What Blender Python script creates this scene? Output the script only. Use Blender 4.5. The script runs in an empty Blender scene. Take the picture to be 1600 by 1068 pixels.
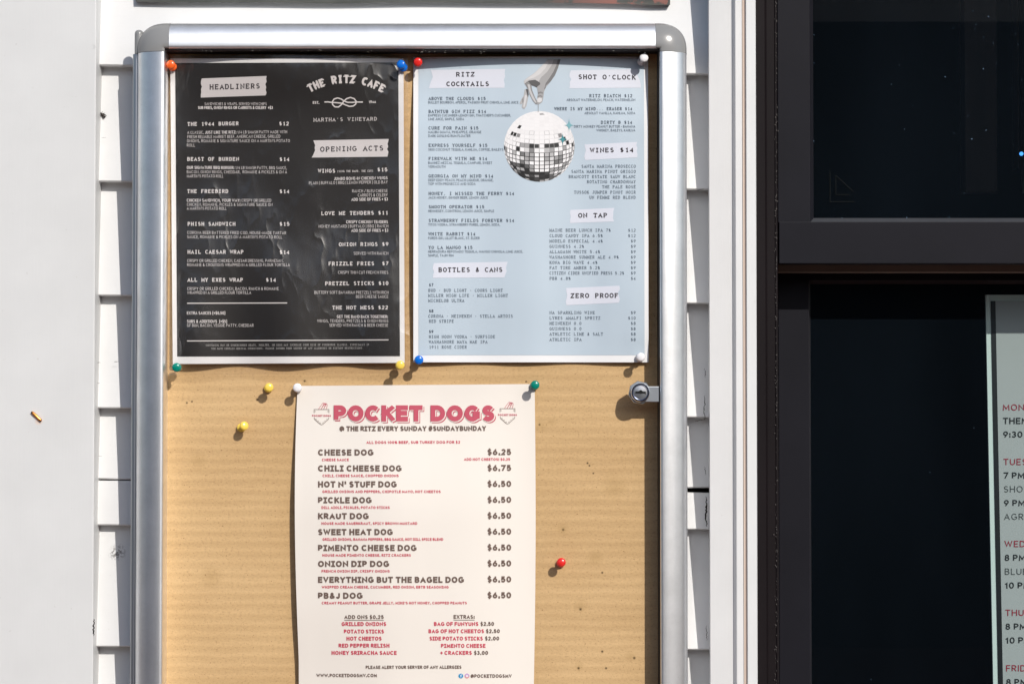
import bpy, bmesh, math, random
from mathutils import Vector, Matrix

random.seed(7)
C = bpy.context.scene.collection
scene = bpy.context.scene
R = math.radians

# ------------------------------------------------------------------ camera
TILT = R(1.5)
DIST = 2.0
F_PX = 1700.0 * DIST / math.cos(TILT)          # focal length in photo pixels (1600 px wide)
CAM = Vector((0.0, -DIST, 1.55 - DIST * math.tan(TILT)))
FWD = Vector((0, math.cos(TILT), math.sin(TILT)))
UPV = Vector((0, -math.sin(TILT), math.cos(TILT)))

cam_data = bpy.data.cameras.new('camera')
cam_data.sensor_width = 36.0
cam_data.lens = F_PX * 36.0 / 1600.0
cam_data.clip_start = 0.05
cam_data.clip_end = 3000
cam = bpy.data.objects.new('camera', cam_data)
C.objects.link(cam)
cam.location = CAM
cam.rotation_euler = (math.pi / 2 + TILT, 0, 0)
scene.camera = cam

# ------------------------------------------------------------------ light
SUN = Vector((0.53, -1.0, 0.70)).normalized()
SUN_EL = math.asin(SUN.z)
SUN_AZ = math.atan2(SUN.x, SUN.y)
world = bpy.data.worlds.new('World')
scene.world = world
world.use_nodes = True
wn = world.node_tree
bg = wn.nodes['Background']
sky = wn.nodes.new('ShaderNodeTexSky')
sky.sky_type = 'NISHITA'
sky.sun_disc = False
sky.sun_elevation = SUN_EL
sky.sun_rotation = SUN_AZ
wn.links.new(sky.outputs[0], bg.inputs[0])
bg.inputs[1].default_value = 0.12
sl = bpy.data.lights.new('sun', 'SUN')
sl.energy = 3.15
sl.angle = R(0.5)
sl.color = (1.0, 0.955, 0.89)
so = bpy.data.objects.new('sun', sl)
C.objects.link(so)
so.location = SUN * 20
so.rotation_euler = (-SUN).to_track_quat('-Z', 'Y').to_euler()
scene.view_settings.view_transform = 'Standard'
scene.view_settings.look = 'None'
scene.view_settings.exposure = 0.20
scene.view_settings.gamma = 1.0
scene.view_settings.use_curve_mapping = False
scene.cycles.max_bounces = 8
scene.cycles.transparent_max_bounces = 16


# ------------------------------------------------------------------ helpers
def W(px, py, y=0.0):
    """photo pixel -> point of the world plane at depth y (the wall is the xz plane)"""
    d = Vector(((px - 800.0) / F_PX, 0, 0)) + UPV * ((534.0 - py) / F_PX) + FWD
    t = (y - CAM.y) / d.y
    return CAM + d * t


def lin(c):
    c = c / 255.0
    return c / 12.92 if c <= 0.04045 else ((c + 0.055) / 1.055) ** 2.4


def rgb(r, g, b, k=1.0):
    return (min(1, lin(r) * k), min(1, lin(g) * k), min(1, lin(b) * k), 1)


class MB:
    """collects shapes and links them as ONE mesh object"""
    def __init__(self):
        self.v = []
        self.f = []
        self.c = None

    def add(self, verts, faces):
        o = len(self.v)
        self.v.extend(verts)
        self.f.extend([tuple(i + o for i in f) for f in faces])

    def box(self, x0, x1, y0, y1, z0, z1):
        vs = [(x, y, z) for x in (x0, x1) for y in (y0, y1) for z in (z0, z1)]
        self.add(vs, [(0, 1, 3, 2), (4, 6, 7, 5), (0, 4, 5, 1), (2, 3, 7, 6), (0, 2, 6, 4), (1, 5, 7, 3)])

    def lathe(self, prof, mat, n=24):
        """prof: (radius, height) from base to tip; mat maps local +z axis to world"""
        vs, fs = [], []
        for r, h in prof:
            for k in range(n):
                a = 2 * math.pi * k / n
                vs.append(mat @ Vector((r * math.cos(a), r * math.sin(a), h)))
        for i in range(len(prof) - 1):
            for k in range(n):
                k2 = (k + 1) % n
                fs.append((i * n + k, i * n + k2, (i + 1) * n + k2, (i + 1) * n + k))
        fs.append(tuple(range(n))[::-1])
        fs.append(tuple((len(prof) - 1) * n + k for k in range(n)))
        self.add(vs, fs)

    def strip(self, rows, close=False):
        """rows: list of equal-length point lists"""
        n = len(rows[0])
        vs = [p for r in rows for p in r]
        fs = []
        for i in range(len(rows) - 1):
            for k in range(n - 1):
                fs.append((i * n + k, i * n + k + 1, (i + 1) * n + k + 1, (i + 1) * n + k))
        self.add(vs, fs)

    def build(self, name, mat, parent=None, smooth=False, bevel=0.0, recalc=True, auto=None):
        me = bpy.data.meshes.new(name)
        me.from_pydata([tuple(p) for p in self.v], [], self.f)
        if recalc or bevel:
            bm = bmesh.new()
            bm.from_mesh(me)
            if recalc:
                bmesh.ops.recalc_face_normals(bm, faces=bm.faces)
            if bevel:
                es = [e for e in bm.edges if e.is_manifold and e.calc_face_angle(0) > 0.6]
                bmesh.ops.bevel(bm, geom=es, offset=bevel, segments=2, affect='EDGES', profile=0.6)
            bm.to_mesh(me)
            bm.free()
        me.materials.append(mat)
        if smooth:
            for p in me.polygons:
                p.use_smooth = True
            if auto:
                me.set_sharp_from_angle(angle=R(auto))
        ob = bpy.data.objects.new(name, me)
        C.objects.link(ob)
        if parent:
            ob.parent = parent
        return ob


def thing(name, label, cat, loc=(0, 0, 0), group=None):
    o = bpy.data.objects.new(name, None)
    C.objects.link(o)
    o.empty_display_size = 0.02
    o['label'] = label
    o['category'] = cat
    if group:
        o['group'] = group
    o['_base'] = list(loc)
    return o


def settle(root):
    """put the Empty at the base of its thing without moving the parts"""
    b = Vector(root['_base'])
    del root['_base']
    root.location = b
    for ch in root.children:
        ch.location = ch.location - b


def tag(o, label, cat, group=None):
    o['label'] = label
    o['category'] = cat
    if group:
        o['group'] = group


# ------------------------------------------------------------------ materials
def mat(name, col, rough=0.5, spec=0.4, metal=0.0, coat=0.0):
    m = bpy.data.materials.new(name)
    m.use_nodes = True
    b = m.node_tree.nodes['Principled BSDF']
    b.inputs['Base Color'].default_value = col
    b.inputs['Roughness'].default_value = rough
    b.inputs['Specular IOR Level'].default_value = spec
    b.inputs['Metallic'].default_value = metal
    b.inputs['Coat Weight'].default_value = coat
    return m


def N(m, t, **kw):
    n = m.node_tree.nodes.new(t)
    for k, v in kw.items():
        if k in n.inputs:
            n.inputs[k].default_value = v
        else:
            setattr(n, k, v)
    return n


def L(m, a, b):
    m.node_tree.links.new(a, b)


def coords(m, scale=(1, 1, 1)):
    g = N(m, 'ShaderNodeNewGeometry')
    mp = N(m, 'ShaderNodeMapping')
    mp.inputs['Scale'].default_value = scale
    L(m, g.outputs['Position'], mp.inputs['Vector'])
    return mp.outputs['Vector']


def noise(m, scale, detail=4, rough=0.6, stretch=(1, 1, 1)):
    n = N(m, 'ShaderNodeTexNoise', Scale=scale, Detail=detail, Roughness=rough)
    L(m, coords(m, stretch), n.inputs['Vector'])
    return n.outputs['Fac']


def ramp(m, fac, stops):
    r = N(m, 'ShaderNodeValToRGB')
    els = r.color_ramp.elements
    while len(els) < len(stops):
        els.new(0.5)
    for e, (p, c) in zip(els, stops):
        e.position = p
        e.color = c if len(c) == 4 else (*c, 1)
    L(m, fac, r.inputs['Fac'])
    return r.outputs['Color']


def mixc(m, fac, a, b, blend='MIX'):
    n = N(m, 'ShaderNodeMix')
    n.data_type = 'RGBA'
    n.blend_type = blend
    for s, v in ((0, fac), (6, a), (7, b)):
        if hasattr(v, 'is_output'):
            L(m, v, n.inputs[s])
        else:
            n.inputs[s].default_value = v
    return n.outputs[2]


def math_(m, op, a, b=0.0, c=None):
    n = N(m, 'ShaderNodeMath', operation=op)
    for i, v in enumerate((a, b) if c is None else (a, b, c)):
        if hasattr(v, 'is_output'):
            L(m, v, n.inputs[i])
        else:
            n.inputs[i].default_value = v
    return n.outputs[0]


def bump(m, height, strength=0.2, dist=0.001):
    n = N(m, 'ShaderNodeBump', Strength=strength, Distance=dist)
    L(m, height, n.inputs['Height'])
    L(m, n.outputs['Normal'], m.node_tree.nodes['Principled BSDF'].inputs['Normal'])


def base(m, c):
    L(m, c, m.node_tree.nodes['Principled BSDF'].inputs['Base Color'])


def spot(m, px, py, y, r):
    """soft mask, 1 at a world point and 0 beyond r: for a stain with its own place"""
    g = N(m, 'ShaderNodeNewGeometry')
    d = N(m, 'ShaderNodeVectorMath', operation='DISTANCE')
    L(m, g.outputs['Position'], d.inputs[0])
    d.inputs[1].default_value = W(px, py, y)
    mr = N(m, 'ShaderNodeMapRange')
    mr.inputs['From Min'].default_value = r
    mr.inputs['From Max'].default_value = r * 0.15
    L(m, d.outputs['Value'], mr.inputs['Value'])
    return mr.outputs[0]


def white_paint(name, col, stains=(), grain=(3, 3, 40)):
    m = mat(name, col, 0.45, 0.35)
    n1 = noise(m, 14, 5, 0.6)
    c = ramp(m, n1, [(0.3, tuple(x * 0.94 for x in col[:3])), (0.65, col[:3])])
    n2 = noise(m, 160, 3, 0.7)
    specks = ramp(m, n2, [(0.70, (1, 1, 1)), (0.80, (0.80, 0.78, 0.75))])
    c = mixc(m, 1.0, c, specks, 'MULTIPLY')
    for (px, py, y, r, dark) in stains:
        s = math_(m, 'MULTIPLY', spot(m, px, py, y, r), math_(m, 'GREATER_THAN', noise(m, 420, 3, 0.7), 0.52))
        c = mixc(m, math_(m, 'MULTIPLY', s, dark), c, (0.10, 0.09, 0.08, 1))
    base(m, c)
    n3 = noise(m, 22, 5, 0.65, grain)
    bump(m, n3, 0.14, 0.0006)
    return m


M = {}
M['siding'] = white_paint('white siding paint', (0.725, 0.725, 0.72, 1),
                          [(184, 862, 0.03, 0.009, 0.85), (178, 865, 0.03, 0.006, 0.5), (186, 240, 0.03, 0.004, 0.25)],
                          (1.5, 3, 14))
M['corner'] = white_paint('grey white board paint', (0.66, 0.665, 0.66, 1), [(148, 72, 0.0, 0.006, 0.4)], (20, 3, 1))
# rust bleeding from the staple
m_ = M['corner']
b_ = m_.node_tree.nodes['Principled BSDF']
old = b_.inputs['Base Color'].links[0].from_socket
base(m_, mixc(m_, math_(m_, 'MULTIPLY', spot(m_, 61, 658, 0.006, 0.0045), 0.55), old, rgb(225, 165, 100)))
M['casing'] = white_paint('casing paint', (0.66, 0.66, 0.655, 1), [(1176, 692, 0.0, 0.006, 0.35)], (18, 3, 1.2))
M['casing2'] = white_paint('casing edge paint', (0.72, 0.73, 0.72, 1), [], (18, 3, 1.2))
M['caulk'] = mat('aged caulk', rgb(196, 180, 168), 0.7, 0.2)
M['sheathing'] = mat('dark sheathing', (0.012, 0.010, 0.009, 1), 0.9, 0.1)
M['crack'] = mat('old dark gap filler', (0.02, 0.018, 0.016, 1), 0.9, 0.1)


def alu(name, stretch, rr=0.0):
    m = mat(name, (0.88, 0.89, 0.90, 1), 0.42, 0.5, 1.0)
    n = noise(m, 30, 3, 0.6, stretch)
    b = m.node_tree.nodes['Principled BSDF']
    r = N(m, 'ShaderNodeMapRange')
    r.inputs['To Min'].default_value = 0.43 + rr
    r.inputs['To Max'].default_value = 0.50 + rr
    L(m, n, r.inputs['Value'])
    L(m, r.outputs[0], b.inputs['Roughness'])
    bump(m, noise(m, 60, 3, 0.6, stretch), 0.05, 0.0003)
    grime = ramp(m, noise(m, 26, 6, 0.72), [(0.35, (0.80, 0.805, 0.81)), (0.62, (0.90, 0.905, 0.915))])
    pit = ramp(m, noise(m, 420, 2, 0.5), [(0.20, (0.75, 0.74, 0.72)), (0.25, (1, 1, 1))])
    base(m, mixc(m, 1.0, grime, pit, 'MULTIPLY'))
    return m


M['alu_v'] = alu('satin aluminium upright', (60, 60, 1), -0.05)
M['alu_h'] = alu('satin aluminium rail', (1, 60, 60))
M['cap'] = mat('grey corner plastic', rgb(134, 134, 133), 0.21, 0.5)
bump(M['cap'], noise(M['cap'], 900, 2, 0.5), 0.06, 0.0002)
M['gasket'] = mat('black gasket', (0.012, 0.010, 0.010, 1), 0.6, 0.3)
M['chrome'] = mat('worn chrome', (0.80, 0.81, 0.84, 1), 0.30, 0.5, 1.0)
M['steel'] = mat('zinc plate', (0.50, 0.53, 0.56, 1), 0.38, 0.5, 1.0)
M['dark'] = mat('dark key slot', (0.01, 0.01, 0.01, 1), 0.7, 0.2)

# corrugated cardboard
m = M['card'] = mat('brown cardboard', (0.6, 0.4, 0.2, 1), 0.85, 0.15)
flute = N(m, 'ShaderNodeTexWave', wave_type='BANDS', bands_direction='Z', Scale=33.0, Distortion=1.5, Detail=3.0)
flute.inputs['Detail Scale'].default_value = 1.6
L(m, coords(m, (0.6, 0.6, 1)), flute.inputs['Vector'])
broad = noise(m, 10, 5, 0.62, (0.6, 1, 1.6))
c = ramp(m, broad, [(0.3, (0.525, 0.346, 0.170)), (0.7, (0.625, 0.428, 0.222))])
ridge = math_(m, 'MULTIPLY', math_(m, 'POWER', flute.outputs['Fac'], 3.0), math_(m, 'MULTIPLY', noise(m, 7, 3, 0.6, (0.4, 1, 2)), 0.30))
c = mixc(m, ridge, c, (0.40, 0.25, 0.11, 1))
fibre = noise(m, 620, 4, 0.8, (0.6, 1, 1))
c = mixc(m, 1.0, c, ramp(m, fibre, [(0.28, (0.62, 0.56, 0.50)), (0.44, (0.97, 0.96, 0.95)), (0.60, (1.03, 1.03, 1.02)), (0.74, (1.22, 1.20, 1.15))]), 'MULTIPLY')
fleck = noise(m, 560, 2, 0.5)
c = mixc(m, 1.0, c, ramp(m, fleck, [(0.28, (0.50, 0.42, 0.35)), (0.33, (1, 1, 1))]), 'MULTIPLY')
base(m, c)
hgt = math_(m, 'ADD', math_(m, 'MULTIPLY', flute.outputs['Fac'], 0.5), math_(m, 'MULTIPLY', noise(m, 15, 4, 0.55, (0.30, 1, 3.5)), 2.0))
hgt = math_(m, 'ADD', hgt, math_(m, 'MULTIPLY', fibre, 0.5))
bump(m, hgt, 0.55, 0.0008)


def paper(name, col, rough=0.55, spec=0.3, amp=0.0):
    m = mat(name, col, rough, spec)
    if amp:
        bump(m, noise(m, 7, 3, 0.5, (1.5, 1, 0.4)), amp, 0.004)
    return m


M['paper_white'] = paper('white paper', (0.80, 0.80, 0.80, 1))
M['paper_black'] = paper('black print', (0.020, 0.0185, 0.018, 1), 0.5, 0.3)
M['paper_blue'] = paper('pale blue print', (0.490, 0.575, 0.645, 1), 0.34, 0.45, 1.0)
M['paper_cream'] = paper('cream print', (0.775, 0.722, 0.655, 1), 0.5, 0.3, 0.5)
M['ink_white'] = mat('white print', (0.72, 0.69, 0.68, 1), 0.6, 0.2)
M['ink_dim'] = mat('small white print', (0.42, 0.41, 0.40, 1), 0.6, 0.2)
M['ink_dark'] = mat('dark heading print', (0.030, 0.024, 0.030, 1), 0.6, 0.2)
M['ink_navy'] = mat('navy print', (0.070, 0.092, 0.125, 1), 0.6, 0.2)
M['ink_navy2'] = mat('small navy print', (0.105, 0.135, 0.175, 1), 0.6, 0.2)
M['ink_pink'] = mat('pink print', (0.50, 0.088, 0.128, 1), 0.6, 0.2)
M['ink_red'] = mat('red pink print', (0.54, 0.072, 0.110, 1), 0.6, 0.2)
M['ink_brown'] = mat('brown print', (0.150, 0.104, 0.086, 1), 0.6, 0.2)
M['tape_grey'] = mat('pale label print', (0.66, 0.635, 0.635, 1), 0.6, 0.2)
M['tape_blue'] = mat('white label print', (0.65, 0.67, 0.74, 1), 0.6, 0.2)
M['teal_l'] = mat('light teal print', (0.20, 0.42, 0.46, 1), 0.6, 0.2)
M['teal_d'] = mat('teal print', (0.075, 0.27, 0.30, 1), 0.6, 0.2)
M['net_blue'] = mat('blue icon print', (0.02, 0.26, 0.52, 1), 0.6, 0.2)
m = M['net_pink'] = mat('orange pink icon print', (0.7, 0.2, 0.2, 1), 0.6, 0.2)
g_ = N(m, 'ShaderNodeNewGeometry')
sx = N(m, 'ShaderNodeSeparateXYZ')
L(m, g_.outputs['Position'], sx.inputs[0])
mr_ = N(m, 'ShaderNodeMapRange')
mr_.inputs['From Min'].default_value = W(729, 1059).z
mr_.inputs['From Max'].default_value = W(729, 1051).z
L(m, sx.outputs['Z'], mr_.inputs['Value'])
base(m, ramp(m, mr_.outputs[0], [(0.1, (0.8, 0.35, 0.08)), (0.5, (0.72, 0.10, 0.12)), (0.95, (0.35, 0.08, 0.45))]))
m = M['print_grey'] = mat('halftone print', (0.5, 0.5, 0.5, 1), 0.6, 0.2)
at = N(m, 'ShaderNodeVertexColor', layer_name='ink')
base(m, at.outputs['Color'])

# clear laminate: transparent film with a glossy face
m = M['laminate'] = bpy.data.materials.new('clear laminate film')
m.use_nodes = True
nt = m.node_tree
nt.nodes.remove(nt.nodes['Principled BSDF'])
tr = N(m, 'ShaderNodeBsdfTransparent')
tr.inputs[0].default_value = (0.915, 0.90, 0.89, 1)
gl = N(m, 'ShaderNodeBsdfAnisotropic')
gl.inputs['Roughness'].default_value = 0.25
gl.inputs['Color'].default_value = (1, 1, 1, 1)
fr = N(m, 'ShaderNodeFresnel', IOR=1.5)
bp = N(m, 'ShaderNodeBump', Strength=1.0, Distance=0.021)
w1 = noise(m, 10, 1, 0.35, (1.3, 1, 0.75))
w2 = noise(m, 30, 2, 0.5, (1.5, 1, 0.7))
crease = math_(m, 'POWER', math_(m, 'SUBTRACT', 1.0, math_(m, 'ABSOLUTE', math_(m, 'SUBTRACT', w2, 0.5))), 9.0)
L(m, math_(m, 'ADD', w1, math_(m, 'MULTIPLY', crease, 0.035)), bp.inputs['Height'])
L(m, bp.outputs[0], gl.inputs['Normal'])
L(m, bp.outputs[0], fr.inputs['Normal'])
mx = N(m, 'ShaderNodeMixShader')
L(m, fr.outputs[0], mx.inputs[0])
L(m, tr.outputs[0], mx.inputs[1])
L(m, gl.outputs[0], mx.inputs[2])
L(m, mx.outputs[0], nt.nodes['Material Output'].inputs[0])


def glass(name, tint, dust):
    m = bpy.data.materials.new(name)
    m.use_nodes = True
    nt = m.node_tree
    nt.nodes.remove(nt.nodes['Principled BSDF'])
    tr = N(m, 'ShaderNodeBsdfTransparent')
    tr.inputs[0].default_value = tint
    gl = N(m, 'ShaderNodeBsdfAnisotropic')
    gl.inputs['Roughness'].default_value = 0.01
    fr = N(m, 'ShaderNodeFresnel', IOR=1.5)
    mx = N(m, 'ShaderNodeMixShader')
    L(m, fr.outputs[0], mx.inputs[0])
    L(m, tr.outputs[0], mx.inputs[1])
    L(m, gl.outputs[0], mx.inputs[2])
    df = N(m, 'ShaderNodeBsdfDiffuse')
    df.inputs[0].default_value = (0.30, 0.46, 0.66, 1)
    vo = N(m, 'ShaderNodeTexVoronoi', Scale=150.0)
    L(m, coords(m), vo.inputs['Vector'])
    wnz = N(m, 'ShaderNodeTexWhiteNoise')
    L(m, vo.outputs['Position'], wnz.inputs['Vector'])
    pick = math_(m, 'GREATER_THAN', wnz.outputs['Value'], 1.0 - dust)
    wn2 = N(m, 'ShaderNodeSeparateColor')
    L(m, wnz.outputs['Color'], wn2.inputs[0])
    dot = math_(m, 'LESS_THAN', vo.outputs['Distance'], math_(m, 'MULTIPLY_ADD', math_(m, 'POWER', wn2.outputs[1], 3.0), 0.06, 0.034))
    d = math_(m, 'ADD', math_(m, 'MULTIPLY', math_(m, 'MULTIPLY', pick, dot), 0.34), math_(m, 'MULTIPLY', noise(m, 4, 3, 0.5, (1.5, 1, 0.4)), 0.016))
    mx2 = N(m, 'ShaderNodeMixShader')
    L(m, d, mx2.inputs[0])
    L(m, mx.outputs[0], mx2.inputs[1])
    L(m, df.outputs[0], mx2.inputs[2])
    L(m, mx2.outputs[0], nt.nodes['Material Output'].inputs[0])
    return m


M['glass'] = glass('dusty window glass', (0.84, 0.88, 0.875, 1), 0.42)
M['glass2'] = glass('window glass', (0.84, 0.88, 0.875, 1), 0.04)


def dark_paint(name, col, rough=0.42):
    m = mat(name, col, rough, 0.12)
    n = noise(m, 9, 4, 0.6)
    base(m, ramp(m, n, [(0.3, tuple(x * 0.85 for x in col[:3])), (0.7, tuple(x * 1.12 for x in col[:3]))]))
    bump(m, noise(m, 300, 3, 0.6), 0.06, 0.0003)
    return m


M['frame_brown'] = dark_paint('dark brown frame paint', (0.0088, 0.0062, 0.0070, 1), 0.55)
M['sash'] = dark_paint('charcoal sash paint', (0.0098, 0.0096, 0.0135, 1), 0.5)
M['strip'] = dark_paint('brown weather strip', (0.22, 0.185, 0.155, 1), 0.7)
M['sash_skylit'] = dark_paint('skylit charcoal paint', (0.046, 0.048, 0.054, 1), 0.6)  # lighter sash colour: sky light on the upward bevel painted in
M['hinge'] = mat('dull hinge metal', (0.42, 0.44, 0.47, 1), 0.42, 0.5, 1.0)
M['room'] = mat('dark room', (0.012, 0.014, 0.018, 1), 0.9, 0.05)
M['poster'] = paper('grey green paper', (0.40, 0.435, 0.432, 1), 0.4, 0.4)
M['poster_edge'] = paper('pale card edge', (0.62, 0.74, 0.70, 1), 0.5, 0.3)
M['poster_black'] = mat('black poster frame', (0.012, 0.014, 0.016, 1), 0.35, 0.5)
M['poster_red'] = mat('crimson print', (0.30, 0.022, 0.045, 1), 0.6, 0.2)
M['poster_ink'] = mat('charcoal print', (0.020, 0.024, 0.026, 1), 0.6, 0.2)
M['poster_ink2'] = mat('grey print', (0.055, 0.066, 0.066, 1), 0.6, 0.2)
m = M['led'] = mat('blue lamp', (0.1, 0.4, 0.9, 1), 0.3)
m.node_tree.nodes['Principled BSDF'].inputs['Emission Color'].default_value = (0.08, 0.36, 1.0, 1)
m.node_tree.nodes['Principled BSDF'].inputs['Emission Strength'].default_value = 1.6

m = M['old_sign'] = mat('weathered sign paint', (0.13, 0.135, 0.125, 1), 0.8, 0.2)
g_ = N(m, 'ShaderNodeNewGeometry')
sx = N(m, 'ShaderNodeSeparateXYZ')
L(m, g_.outputs['Position'], sx.inputs[0])
mr_ = N(m, 'ShaderNodeMapRange')
mr_.inputs['From Min'].default_value = W(840, 0).x
mr_.inputs['From Max'].default_value = W(960, 0).x
L(m, sx.outputs['X'], mr_.inputs['Value'])
pn = ramp(m, noise(m, 70, 5, 0.7), [(0.47, (0, 0, 0)), (0.53, (1, 1, 1))])
cc = ramp(m, noise(m, 40, 5, 0.7, (0.3, 1, 2)), [(0.3, (0.050, 0.054, 0.049)), (0.7, (0.115, 0.117, 0.108))])
base(m, mixc(m, math_(m, 'MULTIPLY', mr_.outputs[0], pn), cc, (0.26, 0.12, 0.10, 1)))
bump(m, noise(m, 60, 5, 0.7, (0.4, 1, 2)), 0.5, 0.001)
M['staple'] = mat('rusty copper wire', rgb(214, 140, 72), 0.25, 0.5, 1.0)
M['fly'] = mat('dark insect', (0.03, 0.022, 0.018, 1), 0.5, 0.3)


def pin_mat(name, col):
    m = mat(name, col, 0.22, 0.5)
    b = m.node_tree.nodes['Principled BSDF']
    b.inputs['Subsurface Weight'].default_value = 0.25
    b.inputs['Subsurface Radius'].default_value = (0.002, 0.002, 0.002)
    b.inputs['Subsurface Scale'].default_value = 1.0
    return m


PIN = {'orange': pin_mat('orange plastic', (0.85, 0.13, 0.02, 1)),
       'blue': pin_mat('blue plastic', (0.003, 0.15, 0.62, 1)),
       'red': pin_mat('red plastic', (0.72, 0.025, 0.02, 1)),
       'white': pin_mat('white plastic', (0.80, 0.79, 0.80, 1)),
       'green': pin_mat('green plastic', (0.0, 0.22, 0.16, 1)),
       'yellow': pin_mat('yellow plastic', (0.85, 0.62, 0.10, 1))}
# ------------------------------------------------------------------ setting
def flat(name, x0, x1, y0, y1, z, mt):
    mb = MB()
    mb.add([(x0, y0, z), (x1, y0, z), (x1, y1, z), (x0, y1, z)], [(0, 1, 2, 3)])
    o = mb.build(name, mt)
    o['kind'] = 'structure'
    return o


m = M['brick_ground'] = mat('brick pavement', (0.2, 0.1, 0.07, 1), 0.85, 0.2)
br = N(m, 'ShaderNodeTexBrick', Scale=9.0)
br.inputs['Color1'].default_value = (0.26, 0.11, 0.075, 1)
br.inputs['Color2'].default_value = (0.19, 0.085, 0.06, 1)
br.inputs['Mortar'].default_value = (0.12, 0.11, 0.10, 1)
L(m, coords(m), br.inputs['Vector'])
base(m, br.outputs['Color'])
m = M['asphalt'] = mat('asphalt', (0.05, 0.05, 0.05, 1), 0.9, 0.2)
base(m, ramp(m, noise(m, 60, 4), [(0.3, (0.035, 0.035, 0.036)), (0.7, (0.065, 0.064, 0.062))]))
flat('ground', -600, 600, -600, 600, -0.12, M['asphalt'])
kerb = MB()
kerb.box(-60, 60, -2.6, 0.2, -0.5, 0.0)
kerb.box(-60, 60, -16, -7.0, -0.5, 0.0)
o = kerb.build('pavement', M['brick_ground'])
o['kind'] = 'structure'

# ------------------------------------------------------------------ clapboard wall
WALL_B, WALL_T, SHEATH = 0.020, 0.0338, 0.0385
PITCH = 182.5
left_b = [-80, 102, 283, 461, 637, 820, 1010]
right_b = [-64, 116.5, 297, 475, 653, 827, 1014.5]
for k in range(12):
    left_b.append(left_b[-1] + PITCH + 2)
    right_b.append(right_b[-1] + PITCH + 2)
for k in range(5):
    left_b.insert(0, left_b[0] - PITCH)
    right_b.insert(0, right_b[0] - PITCH)
XL, XR = 148.0, 1107.0
wall = thing('clapboard_wall', 'white painted clapboard wall behind the notice board, one board split', 'wall', (0, 0.03, 0))
sd = MB()


def edge(i, t, js):
    py = left_b[i] + (right_b[i] - left_b[i]) * t
    return py


def board(top_f, bot_f, y_top, y_bot, seed, ragged=0.0, top_thick=False):
    """one sloping board: front face, rounded lower lip, underside"""
    rnd = random.Random(seed)
    n = 60
    rows = [[], [], [], [], []]
    w = rnd.uniform(-1, 1)
    for k in range(n + 1):
        t = k / n
        px = XL - 14 + (XR + 14 - XL + 14) * t
        wob = 0.0007 * math.sin(3.1 * t * (2 + w) + seed) + 0.0003 * math.sin(17 * t + seed * 2.3)
        rg = ragged * (rnd.random() - 0.5)
        pt, pb = top_f(t), bot_f(t) + rg + 0.35 * math.sin(9 * t + seed)
        a, b = W(px, pt, y_top + 0.3 * wob), W(px, pb, y_bot + wob)
        rows[0].append(Vector((a.x, y_top + 0.012 if top_thick else a.y, a.z)))
        rows[1].append(a)
        rows[2].append(Vector((b.x, b.y, b.z + 0.0012)))
        rows[3].append(Vector((b.x, b.y + 0.0012, b.z)))
        rows[4].append(Vector((b.x, SHEATH, b.z + 0.0003)))
    sd.strip(rows)


for i in range(1, len(left_b)):
    tf = (lambda i: lambda t: left_b[i - 1] + (right_b[i - 1] - left_b[i - 1]) * t - 2)(i)
    bf = (lambda i: lambda t: left_b[i] + (right_b[i] - left_b[i]) * t)(i)
    if left_b[i] == 820:
        # the split board: two halves with a gap that opens to the right
        mid_up = lambda t: 747 + 15.5 * t + 0.8 * math.sin(40 * t) * (1 - t) + 0.6 * math.sin(23 * t)
        mid_lo = lambda t: 749.0 + 21.0 * t + 0.9 * math.sin(31 * t + 1) * (1 - t)
        y_mid = WALL_T + (WALL_B - WALL_T) * 0.61
        board(tf, mid_up, WALL_T, y_mid + 0.0006, i, 0.9)
        board(mid_lo, bf, y_mid, WALL_B + 0.002, i + 40, 0.3, True)
    else:
        board(tf, bf, WALL_T, WALL_B, i)
siding = sd.build('siding', M['siding'], wall, recalc=False)
bm = bmesh.new(); bm.from_mesh(siding.data)
bmesh.ops.recalc_face_normals(bm, faces=bm.faces)
bm.to_mesh(siding.data); bm.free()

sh = MB()
xl, xr = W(-900, 534, SHEATH).x, W(1190, 534, SHEATH).x
sh.box(xl, xr, SHEATH, SHEATH + 0.09, 0, 3.2)
sh.build('sheathing', M['sheathing'], wall)

CB_Y = 0.004
cbx = W(148, 534, CB_Y).x
cb = MB()
cb.box(cbx - 0.62, cbx, CB_Y, SHEATH, 0.0, 3.2)
cb.build('corner_board', M['corner'], wall, bevel=0.0012)
# narrow open joints between the boards and the trim
ck = MB()
for (px, y0, y1, wd, sd_) in ((1103.6, 775, 822, 2.6, 1), (1100.5, 617, 656, 1.2, 2), (1101.2, 575, 590, 0.9, 3),
                              (1101.5, 728, 742, 0.9, 4), (146.4, 966, 993, 1.9, 5), (1104, 976, 1000, 0.9, 6)):
    rnd = random.Random(sd_)
    n = 22
    l, r_ = [], []
    for k in range(n + 1):
        py = y0 + (y1 - y0) * k / n
        w_j = (w_j if k else 0) * 0.6 + rnd.uniform(-1.1, 1.1)
        j = w_j
        h = wd * 1.25 * (0.25 + 0.75 * math.sin(math.pi * (k + 0.3) / (n + 0.6))) * rnd.uniform(0.6, 1.1)
        yy = CB_Y - 0.0004 if px < 200 else 0.0185
        l.append(W(px + j - h / 2, py, yy))
        r_.append(W(px + j + h / 2, py, yy))
    ck.strip([l, r_])
ck.build('open_joint', M['crack'], wall)
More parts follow.
